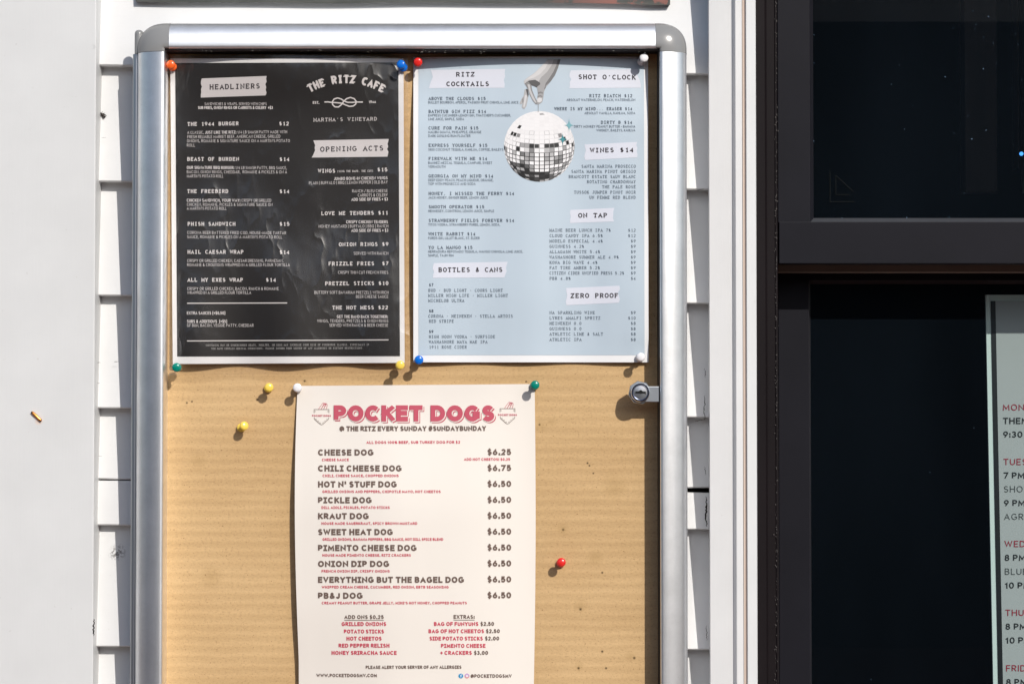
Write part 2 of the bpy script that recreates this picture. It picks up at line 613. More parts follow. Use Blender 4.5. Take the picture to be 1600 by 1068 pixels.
# hairline paint cracks
hc = MB()
for (x0, x1, y, wd, sd_) in ((149, 157, 566, 1.0, 1), (178, 186, 565, .9, 2), (149, 156, 598.5, .9, 3), (153, 160, 712, .5, 4), (158, 166, 215, .45, 5), (1086, 1102, 657.5, 1.1, 6), (1087, 1100, 298, 0.9, 7)):
    rnd = random.Random(sd_ + 50)
    u_, d_ = [], []
    for k in range(9):
        t = k / 8
        w_ = wd * (0.35 + rnd.random() * 0.65) * math.sin(math.pi * (t * 0.9 + 0.05)) ** 0.5
        yj = y + rnd.uniform(-.5, .5) - (t * 3 if x0 > 1000 else 0)
        u_.append(W(x0 + (x1 - x0) * t, yj - w_ / 2, 0.0188)); d_.append(W(x0 + (x1 - x0) * t, yj + w_ / 2, 0.0188))
    hc.strip([u_, d_])
hc.build('paint_crack', M['crack'], wall)
settle(wall)

# ------------------------------------------------------------------ old sign above the board
sg = MB()
n = 70
rows = [[], [], [], []]
for k in range(n + 1):
    t = k / n
    px = 212 + (1047 - 212) * t
    py = 2.5 + 5.0 * t + 1.1 * math.sin(5.5 * t + 0.5) + 0.5 * math.sin(21 * t) + (1.0 * math.exp(-((t - 0.97) / 0.03) ** 2))
    a = W(px, -190, 0.0215)
    b = W(px, py, 0.0215)
    rows[0].append(Vector((a.x, 0.030, a.z)))
    rows[1].append(a)
    rows[2].append(b)
    rows[3].append(Vector((b.x, 0.030, b.z + 0.0015)))
sg.strip(rows)
sg.strip([[rows[i][0] for i in range(4)], [rows[3][0], rows[3][0], rows[0][0], rows[0][0]]])
sg.strip([[rows[i][-1] for i in range(4)], [rows[3][-1], rows[3][-1], rows[0][-1], rows[0][-1]]])
sign = sg.build('weathered_sign', M['old_sign'])
tag(sign, 'weathered grey board with peeling red paint fixed above the notice board', 'sign')

# ------------------------------------------------------------------ window with its casing
win = thing('sash_window', 'dark framed sash window with white casing to the right of the board', 'window',
            tuple(W(1900, 1900, 0.03)))
ZB, ZT = W(1400, 2050, 0).z, W(1400, -170, 0).z
WR = 2560.0                                                   # right jamb, outside the picture


def vstrip(mb, pts, z0, z1):
    """vertical moulding from (px, y) profile points"""
    mb.strip([[Vector((W(px, 534, y).x, y, z0)) for px, y in pts],
              [Vector((W(px, 534, y).x, y, z1)) for px, y in pts]])


cs = MB()
vstrip(cs, [(1107.5, 0.036), (1107.5, 0.0022), (1109, 0.0004), (1142, 0.0002), (1145, 0.0004), (1149.5, -0.0046), (1150.5, -0.0050),
            (1158.5, -0.0034), (1160.5, -0.0028), (1161.0, 0.036)], -0.0, 3.2)
cs.build('casing', M['casing'], win, smooth=True, auto=30)
cs = MB()
vstrip(cs, [(1161.2, 0.02), (1161.2, -0.0028), (1163.5, -0.0016), (1166.2, -0.0024), (1166.2, 0.02)], 0, 3.2)
cs.build('caulk_line', M['caulk'], win, smooth=True, auto=40)
cs = MB()
vstrip(cs, [(1166.4, 0.02), (1166.4, -0.0035), (1167.4, -0.0042), (1181.4, -0.0042), (1182.3, -0.003), (1182.3, 0.03)], 0, 3.2)
cs.build('casing_edge', M['casing2'], win, smooth=True, auto=30)
fm = MB()
vstrip(fm, [(1182.5, 0.03), (1182.5, 0.000), (1183.3, -0.001), (1196.0, -0.001), (1197.4, 0.001), (1198.6, 0.0035), (1199.6, 0.004),
            (1211, 0.004), (1212.5, 0.0032), (1214.5, 0.0032), (1215.6, 0.005), (1216, 0.12)], ZB, ZT)
# far jamb, head and sill
xj0, xj1 = W(WR, 534, 0).x, W(WR + 60, 534, 0).x
fm.box(xj0, xj1, 0.0, 0.12, ZB, ZT)
fm.box(W(1182.5, 534, 0).x, xj1, -0.0005, 0.12, ZT, ZT + 0.06)
fm.box(W(1182.5, 534, 0).x, xj1, -0.03, 0.12, ZB - 0.06, ZB)
fm.build('window_frame', M['frame_brown'], win, smooth=True, auto=30)
# bead of dust specks caught along the frame joint
ds = MB()
rnd = random.Random(3)
for k in range(260):
    py = rnd.uniform(-20, 1090)
    px = 1212.5 + rnd.gauss(0, 1.2)
    if rnd.random() < 0.3:
        px = 1213.5
    s = rnd.uniform(0.25, 0.75)
    yy = 0.0027
    ds.add([W(px - s, py - s, yy), W(px + s * 0.7, py - s * 1.4, yy), W(px + s, py + s, yy), W(px - s * 0.6, py + s * 1.3, yy)], [(0, 1, 2, 3)])
M['dust'] = mat('grey dust', (0.11, 0.10, 0.095, 1), 0.9, 0.1)
o = ds.build('dust', M['dust'], win)
o['kind'] = 'stuff'


def sash(pl, pr, pt, pb, y, yg, wl, bev, rail_top, rail_bot, rail_dy=0.0):
    """frame of four members with a bevel to the glass; all in pixels at depth y"""
    mb = MB()
    x0, x3 = W(pl, 534, y).x, W(pr, 534, y).x
    z0, z3 = W(800, pb, y).z, W(800, pt, y).z
    x1, x2 = W(pl + wl, 534, y).x, W(pr - wl, 534, y).x
    z1, z2 = W(800, pb - rail_bot, y).z, W(800, pt + rail_top, y).z
    b = bev / 1700.0
    yr = y - rail_dy
    # stiles
    for xa, xb in ((x0, x1), (x2, x3)):
        mb.box(xa, xb, y, yg + 0.006, z0, z3)
    # rails butt between or stand slightly proud of the stiles
    mb.box(x0 + (0.0004 if rail_dy else (x1 - x0)), x3 - (0.0004 if rail_dy else (x3 - x2)), yr, yg + 0.006, z0 - (0.0003 if rail_dy else 0), z1)
    mb.box(x1, x2, y + 0.0005, yg + 0.006, z2, z3)
    # bevels
    def quad(a, b_, c_, d):
        mb.add([a, b_, c_, d], [(0, 1, 2, 3)])
    yb = yg - 0.001
    ys = y + 0.003
    quad((x1, ys, z1), (x1, ys, z2), (x1 + b, yb, z2 - b), (x1 + b, yb, z1 + b))
    quad((x2, ys, z1), (x2, ys, z2), (x2 - b, yb, z2 - b), (x2 - b, yb, z1 + b))
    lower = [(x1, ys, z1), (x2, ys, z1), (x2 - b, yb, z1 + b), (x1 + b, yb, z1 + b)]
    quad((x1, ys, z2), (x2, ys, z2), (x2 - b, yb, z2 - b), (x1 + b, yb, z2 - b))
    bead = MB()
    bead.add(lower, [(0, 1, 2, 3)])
    return mb, (x1, x2, z1, z2), bead


mb, g1, bd1 = sash(1216.3, WR - 2, -168, 411.5, 0.022, 0.034, 50.5, 8.0, 60, 64.5, 0.004)
up = mb.build('upper_sash', M['sash'], win, bevel=0.0006)
mb, g2, bd2 = sash(1216.3, WR - 2, 400, 2045, 0.076, 0.089, 48, 5.0, 38, 90)
lo = mb.build('lower_sash', M['sash'], win, bevel=0.0006)


def pane(name, g, y, mt, parent):
    x1, x2, z1, z2 = g
    mb = MB()
    mb.add([(x1, y, z1), (x2, y, z1), (x2, y, z2), (x1, y, z2)], [(0, 1, 2, 3)])
    return mb.build(name, mt, parent)


bd1.build('glazing_bead', M['sash_skylit'], up)  # lower bevel kept apart to carry the painted sky light
bd2.build('glazing_bead', M['sash_skylit'], lo)
pane('glass_pane', g1, 0.0335, M['glass'], up)
pane('glass_pane', g2, 0.0885, M['glass2'], lo)
ws = MB()
ws.box(W(1216.5, 534, .05).x, W(WR - 4, 534, .05).x, 0.050, 0.075, W(800, 424.5, .05).z, W(800, 405, .05).z)
ws.build('weather_strip', M['strip'], win)
# faint triangular sticker in the lower corner of the upper pane
st = MB()
M['sticker'] = mat('faded sticker', (0.0065, 0.0085, 0.009, 1), 0.6, 0.1)
yy = 0.0328
for a, b_ in (((1297, 267), (1297, 315)), ((1296, 315), (1336, 315)), ((1306, 274), (1334, 300)), ((1306, 274), (1306, 304)), ((1306, 304), (1328, 304))):
    d = 0.45
    nx_, ny_ = b_[1] - a[1], a[0] - b_[0]
    l_ = math.hypot(nx_, ny_)
    nx_, ny_ = nx_ / l_ * d, ny_ / l_ * d
    st.add([W(a[0] - nx_, a[1] - ny_, yy), W(b_[0] - nx_, b_[1] - ny_, yy), W(b_[0] + nx_, b_[1] + ny_, yy), W(a[0] + nx_, a[1] + ny_, yy)], [(0, 1, 2, 3)])
    yy -= 0.00005
st.build('sticker', M['sticker'], up)
settle(win)
# the room behind the glass
rm = MB()
rx0, rx1, ry0, ry1, rz0, rz1 = W(1150, 534, 0.13).x, W(WR + 300, 534, 0.13).x, 0.135, 2.6, 0.0, 2.9
rm.add([(rx0, ry1, rz0), (rx1, ry1, rz0), (rx1, ry1, rz1), (rx0, ry1, rz1)], [(0, 1, 2, 3)])
rm.add([(rx0, ry0, rz0), (rx0, ry1, rz0), (rx0, ry1, rz1), (rx0, ry0, rz1)], [(0, 1, 2, 3)])
rm.add([(rx1, ry0, rz0), (rx1, ry1, rz0), (rx1, ry1, rz1), (rx1, ry0, rz1)], [(0, 1, 2, 3)])
rm.add([(rx0, ry0, rz0), (rx1, ry0, rz0), (rx1, ry1, rz0), (rx0, ry1, rz0)], [(0, 1, 2, 3)])
rm.add([(rx0, ry0, rz1), (rx1, ry0, rz1), (rx1, ry1, rz1), (rx0, ry1, rz1)], [(0, 1, 2, 3)])
rm.add([(xr, 0.127, ZT), (rx1, 0.127, ZT), (rx1, 0.127, 3.0), (xr, 0.127, 3.0)], [(0, 1, 2, 3)])
rm.add([(xr, 0.127, 0), (rx1, 0.127, 0), (rx1, 0.127, ZB), (xr, 0.127, ZB)], [(0, 1, 2, 3)])
rm2 = MB()
M['panel'] = mat('dim interior panel', (0.35, 0.40, 0.44, 1), 0.7, 0.2)
for xa, xb, ya, yb_, dd in ((1505, 1558, -400, 299, 1.3), (1588, 1591, -400, 262, 1.2), (1600, 1650, -400, 299, 1.3)):
    a_, b2_ = W(xa, ya, dd), W(xb, yb_, dd)
    rm2.box(a_.x, b2_.x, dd, dd + 0.03, b2_.z, a_.z)
o = rm2.build('interior_panel', M['panel'])
o['kind'] = 'structure'
o = rm.build('interior_wall', M['room'])
o['kind'] = 'structure'

# house front across the road: the dark thing mirrored in the panes
M['facade'] = mat('dark shingles', (0.05, 0.048, 0.045, 1), 0.9, 0.1)
M['facade_roof'] = mat('dark roof', (0.04, 0.04, 0.042, 1), 0.9, 0.1)
fa = thing('house', 'dark shingled house across the road, mirrored dimly in the window glass', 'house', (0, -11, 0))
fb = MB(); fb.box(-16, 16, -17, -11.0, 0.0, 3.8); fb.build('wall', M['facade'], fa)
fb = MB()
fb.add([(-16.4, -10.6, 3.7), (16.4, -10.6, 3.7), (16.4, -14, 4.8), (-16.4, -14, 4.8), (-16.4, -17.4, 3.7), (16.4, -17.4, 3.7)],
       [(0, 1, 2, 3), (3, 2, 5, 4), (0, 3, 4), (1, 5, 2)])
fb.build('roof', M['facade_roof'], fa)
settle(fa)

# ------------------------------------------------------------------ notice board
nb = thing('notice_board', 'wall mounted notice board with silver frame and brown cardboard back', 'notice board', tuple(W(644, 1290, 0.01)))
YF = -0.030
XO_L, XI_L = W(213.6, 534, -0.006).x, W(255.8, 534, -0.024).x
XI_R, XO_R = W(1031.2, 534, -0.024).x, W(1073.6, 534, -0.006).x
ZO_T, ZI_T = W(660, 37.0, -0.008).z, W(660, 76.0, -0.024).z
ZI_B, ZO_B = W(660, 1250, -0.024).z, W(660, 1290, -0.006).z
# section of the bar: s = 0 inner edge .. 1 outer edge
SEC = [(0.0, 0.002), (0.0, -0.0238), (0.015, -0.0248), (0.05, -0.0255), (0.10, -0.0257), (0.20, -0.0256), (0.30, -0.0253), (0.40, -0.0248),
       (0.50, -0.0241), (0.60, -0.0231), (0.70, -0.0217), (0.78, -0.0202), (0.85, -0.0184), (0.90, -0.0166), (0.95, -0.0137), (0.98, -0.0106), (1.0, -0.0060),
       (1.0, 0.0120)]


def bar(kind, a, b, inner, outer, mt, name):
    mb = MB()
    rows = []
    for e in (a, b):
        row = []
        for s, y in SEC:
            q = inner + (outer - inner) * s
            row.append(Vector((q, y, e)) if kind == 'v' else Vector((e, y, q)))
        rows.append(row)
    mb.strip(rows)
    return mb.build(name, mt, nb, smooth=True, auto=40)


EX = 6.3 / 1700
EZ = 5.0 / 1700
bar('h', XI_L + EX, XI_R - EX + 0.0018, ZI_T, ZO_T, M['alu_h'], 'frame_bar')
bar('h', XI_L + EX, XI_R - EX, ZI_B, ZO_B, M['alu_h'], 'frame_bar')
bar('v', ZI_B + EZ, ZI_T - EZ, XI_L, XO_L, M['alu_v'], 'frame_bar')
bar('v', ZI_B + EZ, ZI_T - EZ, XI_R, XO_R, M['alu_v'], 'frame_bar')


def corner(cx, cz, sx, sz, wx, wz):
    mb = MB()
    rows = []
    pr = 0.0004
    n = 18

    def row(fx, fz, ox, oz):
        r = []
        for s, y in SEC:
            yy = y - (pr if y < 0 else 0)
            r.append(Vector((cx + ox + sx * fx * wx * (s + 0.006), yy, cz + oz + sz * fz * wz * (s + 0.006))))
        return r
    rows.append(row(0, 1, -sx * EX * 0.91, 0))
    for k in range(n + 1):
        a = math.pi / 2 * (1 - k / n)
        # a slightly squared arc
        ca, sa = math.cos(a), math.sin(a)
        q = (abs(ca) ** 2.35 + abs(sa) ** 2.35) ** (-1 / 2.35)
        rows.append(row(ca * q, sa * q, 0, 0))
    rows.append(row(1, 0, 0, -sz * EZ * 0.90))
    mb.strip(rows)
    # end faces so that the cap reads as a solid
    for rw in (rows[0], rows[-1]):
        mb.add(rw, [tuple(range(len(rw)))])
    return mb.build('corner_cap', M['cap'], nb, smooth=True, auto=45)


WX_L, WX_R, WZ_T, WZ_B = XI_L - XO_L, XO_R - XI_R, ZO_T - ZI_T, ZI_B - ZO_B
corner(XI_L, ZI_T, -1, 1, WX_L, WZ_T)
corner(XI_R, ZI_T, 1, 1, WX_R, WZ_T)
corner(XI_L, ZI_B, -1, -1, WX_L, WZ_B)
corner(XI_R, ZI_B, 1, -1, WX_R, WZ_B)
# backing and cardboard
bk = MB()
bk.box(XO_L + 0.010, XO_R - 0.010, 0.004, 0.0115, ZO_B + 0.010, ZO_T - 0.010)
bk.build('back_panel', M['steel'], nb)
# gasket lining the inside of the frame
gk = MB()
t = 0.0009
gk.box(XI_R - t, XI_R - 0.0001, -0.0226, -0.001, ZI_B + t, ZI_T - t)
gk.box(XI_L + 0.0001, XI_R - 0.0001, -0.0228, -0.001, ZI_T - t * 1.4, ZI_T - 0.0001)
gk.box(XI_L + 0.0001, XI_R - 0.0001, -0.0226, -0.001, ZI_B + 0.0001, ZI_B + t)
gk.build('gasket', M['gasket'], nb)
# pale lint caught under the top lip
lt = MB()
rnd = random.Random(21)
for k in range(46):
    px = rnd.choice([rnd.uniform(660, 1020), rnd.uniform(270, 640), rnd.uniform(640, 760)])
    py = rnd.gauss(80.0, 1.3)
    ln_, an = rnd.uniform(0.8, 3.6), rnd.gauss(0, 0.5)
    dx_, dz_ = ln_ * math.cos(an), ln_ * math.sin(an)
    a_, b2_, c2_ = W(px, py, -0.0232), W(px + dx_ / 2, py - dz_ / 2 - 0.25, -0.0234), W(px + dx_, py - dz_, -0.0232)
    h = 0.00013
    lt.strip([[a_, b2_, c2_], [a_ + Vector((0, 0, h)), b2_ + Vector((0, 0, h * 1.6)), c2_ + Vector((0, 0, h))]])
M['lint'] = mat('pale lint', (0.45, 0.42, 0.38, 1), 0.9, 0.1)
o = lt.build('lint', M['lint'], nb)
o['kind'] = 'stuff'
holes = [(476, 595, 1.1), (822, 596, 0.9), (880, 827, 1.2), (907, 951, 1.3), (941, 1017, 1.1), (991, 1027, 1.2), (904, 1043, 1.2),
         (947, 1043, 1.0), (918, 723, 0.9), (921, 727, 0.9), (927, 739, 0.8), (292, 629, 0.9), (300, 627, 0.9), (843, 663, 1.0), (941, 894, 1.0), (402, 624, 1.3)]
m = M['card']
cc = m.node_tree.nodes['Principled BSDF'].inputs['Base Color'].links[0].from_socket
for hx, hy, hr in holes:
    cc = mixc(m, spot(m, hx, hy, 0, 0.0014 * hr), cc, (0.03, 0.018, 0.01, 1))
for hx, hy, hr in ((880, 826, 7), (907, 945, 8), (478, 600, 5), (846, 664, 8), (985, 1024, 6), (905, 1040, 5), (862, 660, 6), (930, 870, 9), (330, 900, 12), (310, 720, 10), (960, 760, 14)):
    cc = mixc(m, math_(m, 'MULTIPLY', spot(m, hx, hy, 0, 0.001 * hr), 0.25), cc, (0.32, 0.20, 0.07, 1))
base(m, cc)
cd = MB()
cd.box(XI_L - 0.004, XI_R + 0.004, 0.0, 0.0035, ZI_B - 0.004, ZI_T + 0.004)
cd.build('cardboard_panel', M['card'], nb)
# hinge tube down the left side
hx = XO_L - 0.0008
hg = MB()
Rz = Matrix.Translation((hx, -0.0075, ZI_B - 0.01))
hl = ZI_T - EZ - ZI_B + 0.01
hg.lathe([(0.0036, 0), (0.0036, hl)], Rz, 20)
hg.build('hinge_tube', M['hinge'], nb, smooth=True, auto=40)
hk = MB()
zk = ZI_T - EZ
h2 = W(219, 47, -0.009).z - zk
hk.lathe([(0.0041, 0), (0.0041, h2 - 0.004), (0.0037, h2 - 0.0018), (0.0026, h2 - 0.0006), (0.0010, h2)], Matrix.Translation((hx + 0.0022, -0.0085, zk)), 20)
hk.build('hinge_cap', M['cap'], nb, smooth=True, auto=60)
# cam lock beside the right bar
lk_c = W(1000, 613, -0.0205)
face = Matrix.Translation(lk_c) @ Matrix.Rotation(math.pi / 2, 4, 'X')       # local +z -> toward the camera (-y)
lb = MB()
lb.lathe([(0.0088, -0.004), (0.0088, 0.0030), (0.0086, 0.0042), (0.0079, 0.0050), (0.0074, 0.0050), (0.0071, 0.0044), (0.0069, 0.0044),
          (0.0062, 0.0050), (0.0002, 0.0056)], face, 40)
lock = lb.build('lock', M['chrome'], nb, smooth=True, auto=25)
ln = MB()
ln.lathe([(0.0104, -0.0035), (0.0108, -0.003), (0.0108, 0.0006), (0.0104, 0.0011)], face @ Matrix.Rotation(0.2, 4, 'Z'), 8)
ln.build('lock_nut', M['steel'], lock)
lr = MB()
lr.lathe([(0.0082, 0.0046), (0.0079, 0.0054), (0.0071, 0.0054), (0.0068, 0.0046)], face, 40)
M['dark_ring'] = mat('blued steel ring', (0.16, 0.18, 0.26, 1), 0.25, 0.5, 1.0)
lr.f = [f for f in lr.f if len(f) == 4]
lr.build('lock_ring', M['dark_ring'], lock, smooth=True, auto=30)
ks = MB()
c0 = lk_c + Vector((0.0002, -0.00575, 0.0001))
pts = [(-0.0047, -0.0008), (-0.0012, -0.0010), (0.0, -0.0013), (0.0014, -0.0010), (0.0040, -0.0009), (0.0042, -0.0016), (0.0047, -0.0016), (0.0047, 0.0008),
       (0.0018, 0.0010), (0.0010, 0.0021), (-0.0006, 0.0022), (-0.0014, 0.0012), (-0.0047, 0.0009)]
ks.add([c0 + Vector((x, 0, z)) for x, z in pts], [tuple(range(len(pts)))])
ks.build('key_slot', M['dark'], lock)
cp = MB()
cp.box(lk_c.x + 0.002, XI_R + 0.010, -0.0222, -0.0197, W(800, 627.5, -0.021).z, W(800, 603.5, -0.021).z)
cp.build('cam_plate', M['steel'], lock, bevel=0.0004)
settle(nb)
# ------------------------------------------------------------------ lettering: stroke alphabets drawn in code
def arc(cx, cy, rx, ry, a0, a1, n=9):
    return [(cx + rx * math.cos(R(a0 + (a1 - a0) * k / n)), cy + ry * math.sin(R(a0 + (a1 - a0) * k / n))) for k in range(n + 1)]


O_ = arc(.5, .5, .5, .5, 90, 450, 18)
S_ = [arc(.5, .755, .42, .245, 30, 270, 10)[:-1] + arc(.5, .255, .47, .255, 90, -150, 11)]
G = {
 'A': (.74, [[(0, 0), (.5, 1), (1, 0)], [(.19, .32), (.81, .32)]]),
 'B': (.58, [[(0, 0), (0, 1), (.5, 1)] + arc(.5, .765, .42, .235, 90, -90, 7) + [(0, .53)], [(0, .53), (.52, .53)] + arc(.52, .265, .48, .265, 90, -90, 7) + [(0, 0)]]),
 'C': (.72, [[(x * 1.09, y) for x, y in arc(.5, .5, .5, .5, 48, 312, 14)]]),
 'D': (.70, [[(0, 0), (0, 1), (.42, 1)] + arc(.42, .5, .58, .5, 90, -90, 11) + [(0, 0)]]),
 'E': (.52, [[(1, 1), (0, 1), (0, 0), (1, 0)], [(0, .52), (.88, .52)]]),
 'F': (.50, [[(1, 1), (0, 1), (0, 0)], [(0, .50), (.88, .50)]]),
 'G': (.76, [arc(.5, .5, .5, .5, 45, 318, 14) + [(.98, .2), (.98, .46), (.58, .46)]]),
 'H': (.66, [[(0, 0), (0, 1)], [(1, 0), (1, 1)], [(0, .52), (1, .52)]]),
 'I': (.02, [[(.5, 0), (.5, 1)]]),
 'J': (.42, [[(1, 1), (1, .3)] + arc(.5, .3, .5, .3, 0, -165, 7)]),
 'K': (.60, [[(0, 0), (0, 1)], [(.95, 1), (.02, .42)], [(.32, .60), (1, 0)]]),
 'L': (.48, [[(0, 1), (0, 0), (1, 0)]]),
 'M': (.86, [[(0, 0), (.06, 1), (.5, .22), (.94, 1), (1, 0)]]),
 'N': (.70, [[(0, 0), (0, 1), (1, 0), (1, 1)]]),
 'O': (.80, [O_]),
 'P': (.56, [[(0, 0), (0, 1), (.5, 1)] + arc(.5, .73, .5, .27, 90, -90, 8) + [(0, .46)]]),
 'Q': (.80, [O_, [(.58, .26), (1, -.04)]]),
 'R': (.58, [[(0, 0), (0, 1), (.5, 1)] + arc(.5, .735, .48, .265, 90, -90, 8) + [(0, .47)], [(.45, .47), (1, 0)]]),
 'S': (.56, S_),
 'T': (.60, [[(0, 1), (1, 1)], [(.5, 1), (.5, 0)]]),
 'U': (.64, [[(0, 1), (0, .36)] + arc(.5, .36, .5, .36, 180, 360, 9) + [(1, 1)]]),
 'V': (.70, [[(0, 1), (.5, 0), (1, 1)]]),
 'W': (1.04, [[(0, 1), (.25, 0), (.5, .92), (.75, 0), (1, 1)]]),
 'X': (.66, [[(0, 0), (1, 1)], [(0, 1), (1, 0)]]),
 'Y': (.66, [[(0, 1), (.5, .46), (1, 1)], [(.5, .46), (.5, 0)]]),
 'Z': (.60, [[(0, 1), (1, 1), (0, 0), (1, 0)]]),
 '0': (.58, [O_]),
 '1': (.26, [[(0, .78), (.75, 1), (.75, 0)]]),
 '2': (.52, [arc(.5, .72, .47, .28, 165, -25, 9) + [(.03, 0), (1, 0)]]),
 '3': (.50, [arc(.45, .76, .45, .24, 150, -80, 8) + [(.42, .53)], [(.42, .53)] + arc(.45, .265, .52, .265, 85, -155, 9)]),
 '4': (.60, [[(.75, 0), (.75, 1), (0, .28), (1, .28)]]),
 '5': (.52, [[(.92, 1), (.14, 1), (.08, .56)] + arc(.45, .32, .53, .32, 125, -150, 10)]),
 '6': (.56, [arc(.5, .31, .5, .31, 135, 495, 14), [(.10, .46), (.62, 1)]]),
 '7': (.54, [[(0, 1), (1, 1), (.28, 0)]]),
 '8': (.54, [arc(.5, .76, .42, .24, 90, 450, 12), arc(.5, .265, .5, .265, 90, 450, 13)]),
 '9': (.56, [arc(.5, .69, .5, .31, 90, 450, 14), [(.90, .54), (.38, 0)]]),
 '$': (.52, [[(x, .06 + y * .88) for x, y in S_[0]], [(.5, -.12), (.5, 1.12)]]),
 '%': (.78, [arc(.2, .78, .2, .22, 0, 360, 8), arc(.8, .22, .2, .22, 0, 360, 8), [(.15, 0), (.85, 1)]]),
 '&': (.66, [[(1, 0), (.26, .68)] + arc(.44, .80, .20, .20, 190, -20, 7) + [(.58, .66), (.2, .46), (.04, .30), (.05, .14), (.2, .02), (.42, 0), (.68, .10), (.95, .46)]]),
 '.': (.04, [[(.5, -.03), (.5, .10)]]),
 ',': (.06, [[(.6, .10), (.1, -.16)]]),
 ':': (.04, [[(.5, .02), (.5, .15)], [(.5, .52), (.5, .65)]]),
 "'": (.04, [[(.5, .98), (.5, .70)]]),
 '-': (.28, [[(0, .45), (1, .45)]]),
 '+': (.44, [[(0, .48), (1, .48)], [(.5, .20), (.5, .76)]]),
 '/': (.44, [[(0, -.05), (1, 1.05)]]),
 '|': (.02, [[(.5, -.2), (.5, 1.1)]]),
 '(': (.18, [arc(1, .45, 1, .70, 110, 250, 6)]),
 ')': (.18, [arc(0, .45, 1, .70, 70, -70, 6)]),
 '!': (.04, [[(.5, 1), (.5, .3)], [(.5, -.02), (.5, .11)]]),
 '#': (.66, [[(.2, 0), (.36, 1)], [(.64, 0), (.8, 1)], [(.02, .32), (.92, .32)], [(.08, .68), (.98, .68)]]),
 '@': (.9, [arc(.5, .45, .5, .55, -50, 270, 16), arc(.47, .45, .2, .22, 0, 360, 9), [(.70, .68), (.68, .32), (.80, .22), (.94, .34)]]),
 '\u2022': (.2, [[(.1, .48), (.9, .48)], [(.1, .40), (.9, .40)], [(.1, .56), (.9, .56)]]),
 ' ': (.30, []),
}
G['\u00c9'] = (G['E'][0], G['E'][1] + [[(.35, 1.10), (.75, 1.32)]])
h_, t_ = .22, .16
SER = {'A': [(0, 0, h_, h_), (1, 0, h_, h_)], 'B': [(0, 0, h_, 0), (0, 1, h_, 0)], 'D': [(0, 0, h_, 0), (0, 1, h_, 0)], 'E': [(0, 0, h_, 0), (0, 1, h_, 0)],
       'F': [(0, 0, h_, h_ * 1.4), (0, 1, h_, 0)], 'H': [(0, 0, h_, h_), (0, 1, h_, h_), (1, 0, h_, h_), (1, 1, h_, h_)],
       'I': [(.5, 0, .5, .5), (.5, 1, .5, .5)], 'J': [(1, 1, .5, h_)], 'K': [(0, 0, h_, h_), (0, 1, h_, h_), (1, 0, h_, h_), (.95, 1, h_, h_)],
       'L': [(0, 1, h_, h_), (0, 0, h_, 0)], 'M': [(0, 0, t_, h_), (1, 0, h_, t_), (.06, 1, h_, 0), (.94, 1, 0, h_)],
       'N': [(0, 0, h_, h_), (0, 1, h_, 0), (1, 1, h_, h_)], 'P': [(0, 0, h_, h_ * 1.5), (0, 1, h_, 0)], 'R': [(0, 0, h_, h_), (0, 1, h_, 0), (1, 0, .1, .15)],
       'T': [(.5, 0, .3, .3)], 'U': [(0, 1, h_, h_), (1, 1, h_, h_)], 'V': [(0, 1, h_, h_), (1, 1, h_, h_)], 'W': [(0, 1, t_, t_), (1, 1, t_, t_)],
       'X': [(0, 0, h_, h_), (0, 1, h_, h_), (1, 0, h_, h_), (1, 1, h_, h_)], 'Y': [(.5, 0, .3, .3), (0, 1, h_, h_), (1, 1, h_, h_)],
       '1': [(.75, 0, .6, .6)], '4': [(.75, 0, .3, .25)]}
SER['\u00c9'] = SER['E']
VT = {'T': [(0, 1), (1, 1)], 'E': [(1, 1), (1, 0)], 'F': [(1, 1)], 'L': [(1, 0)], 'Z': [(0, 1), (1, 0)], 'C': [], 'S': [], '\u00c9': [(1, 1), (1, 0)]}


def glyph(ch, style):
    """-> advance, strokes; both in units of cap height"""
    w, st = G.get(ch, G[' '])
    if style == 'slab':
        st = [list(s) for s in st]
        if ch in SER:
            for x, y, a, b in SER[ch]:
                st.append([(x - a, y), (x + b, y)])
        for x, y in VT.get(ch, []):
            d = .17 if y == 0 else -.17
            st.append([(x, y), (x, y + d)])
        cell = 1.06
        gw = {'M': .74, 'W': .78, 'I': .52, '1': .34, ' ': .3, '.': .05, ',': .08, "'": .05, ':': .05, '\u2022': .2, '(': .2, ')': .2, '-': .4,
              'J': .50, 'T': .66, 'L': .56, 'E': .56, 'F': .54, 'B': .56, 'P': .54, 'R': .56, 'S': .56, '$': .54, 'X': .56, 'H': .58, 'N': .60, 'K': .58,
              'U': .60, 'D': .58, 'A': .66, 'O': .68, 'C': .66, 'G': .68, 'V': .64, 'Y': .60}.get(ch, .58)
        off = (cell - gw) / 2
        return cell, [[(off + x * gw, y) for x, y in s] for s in st]
    if style == 'heavy':
        k, gap = .86, .40
        if ch == 'I':
            st = st + [[(-8, 0), (9, 0)], [(-8, 1), (9, 1)]]
            return .30 + gap, [[(.15 + (x - .5) * .02, y) for x, y in s] for s in st]
        if ch == ' ':
            return .34, []
        return w * k + gap, [[(x * w * k, y) for x, y in s] for s in st]
    gap = .36
    return (w + gap if ch != ' ' else .40), [[(x * w, y) for x, y in s] for s in st]


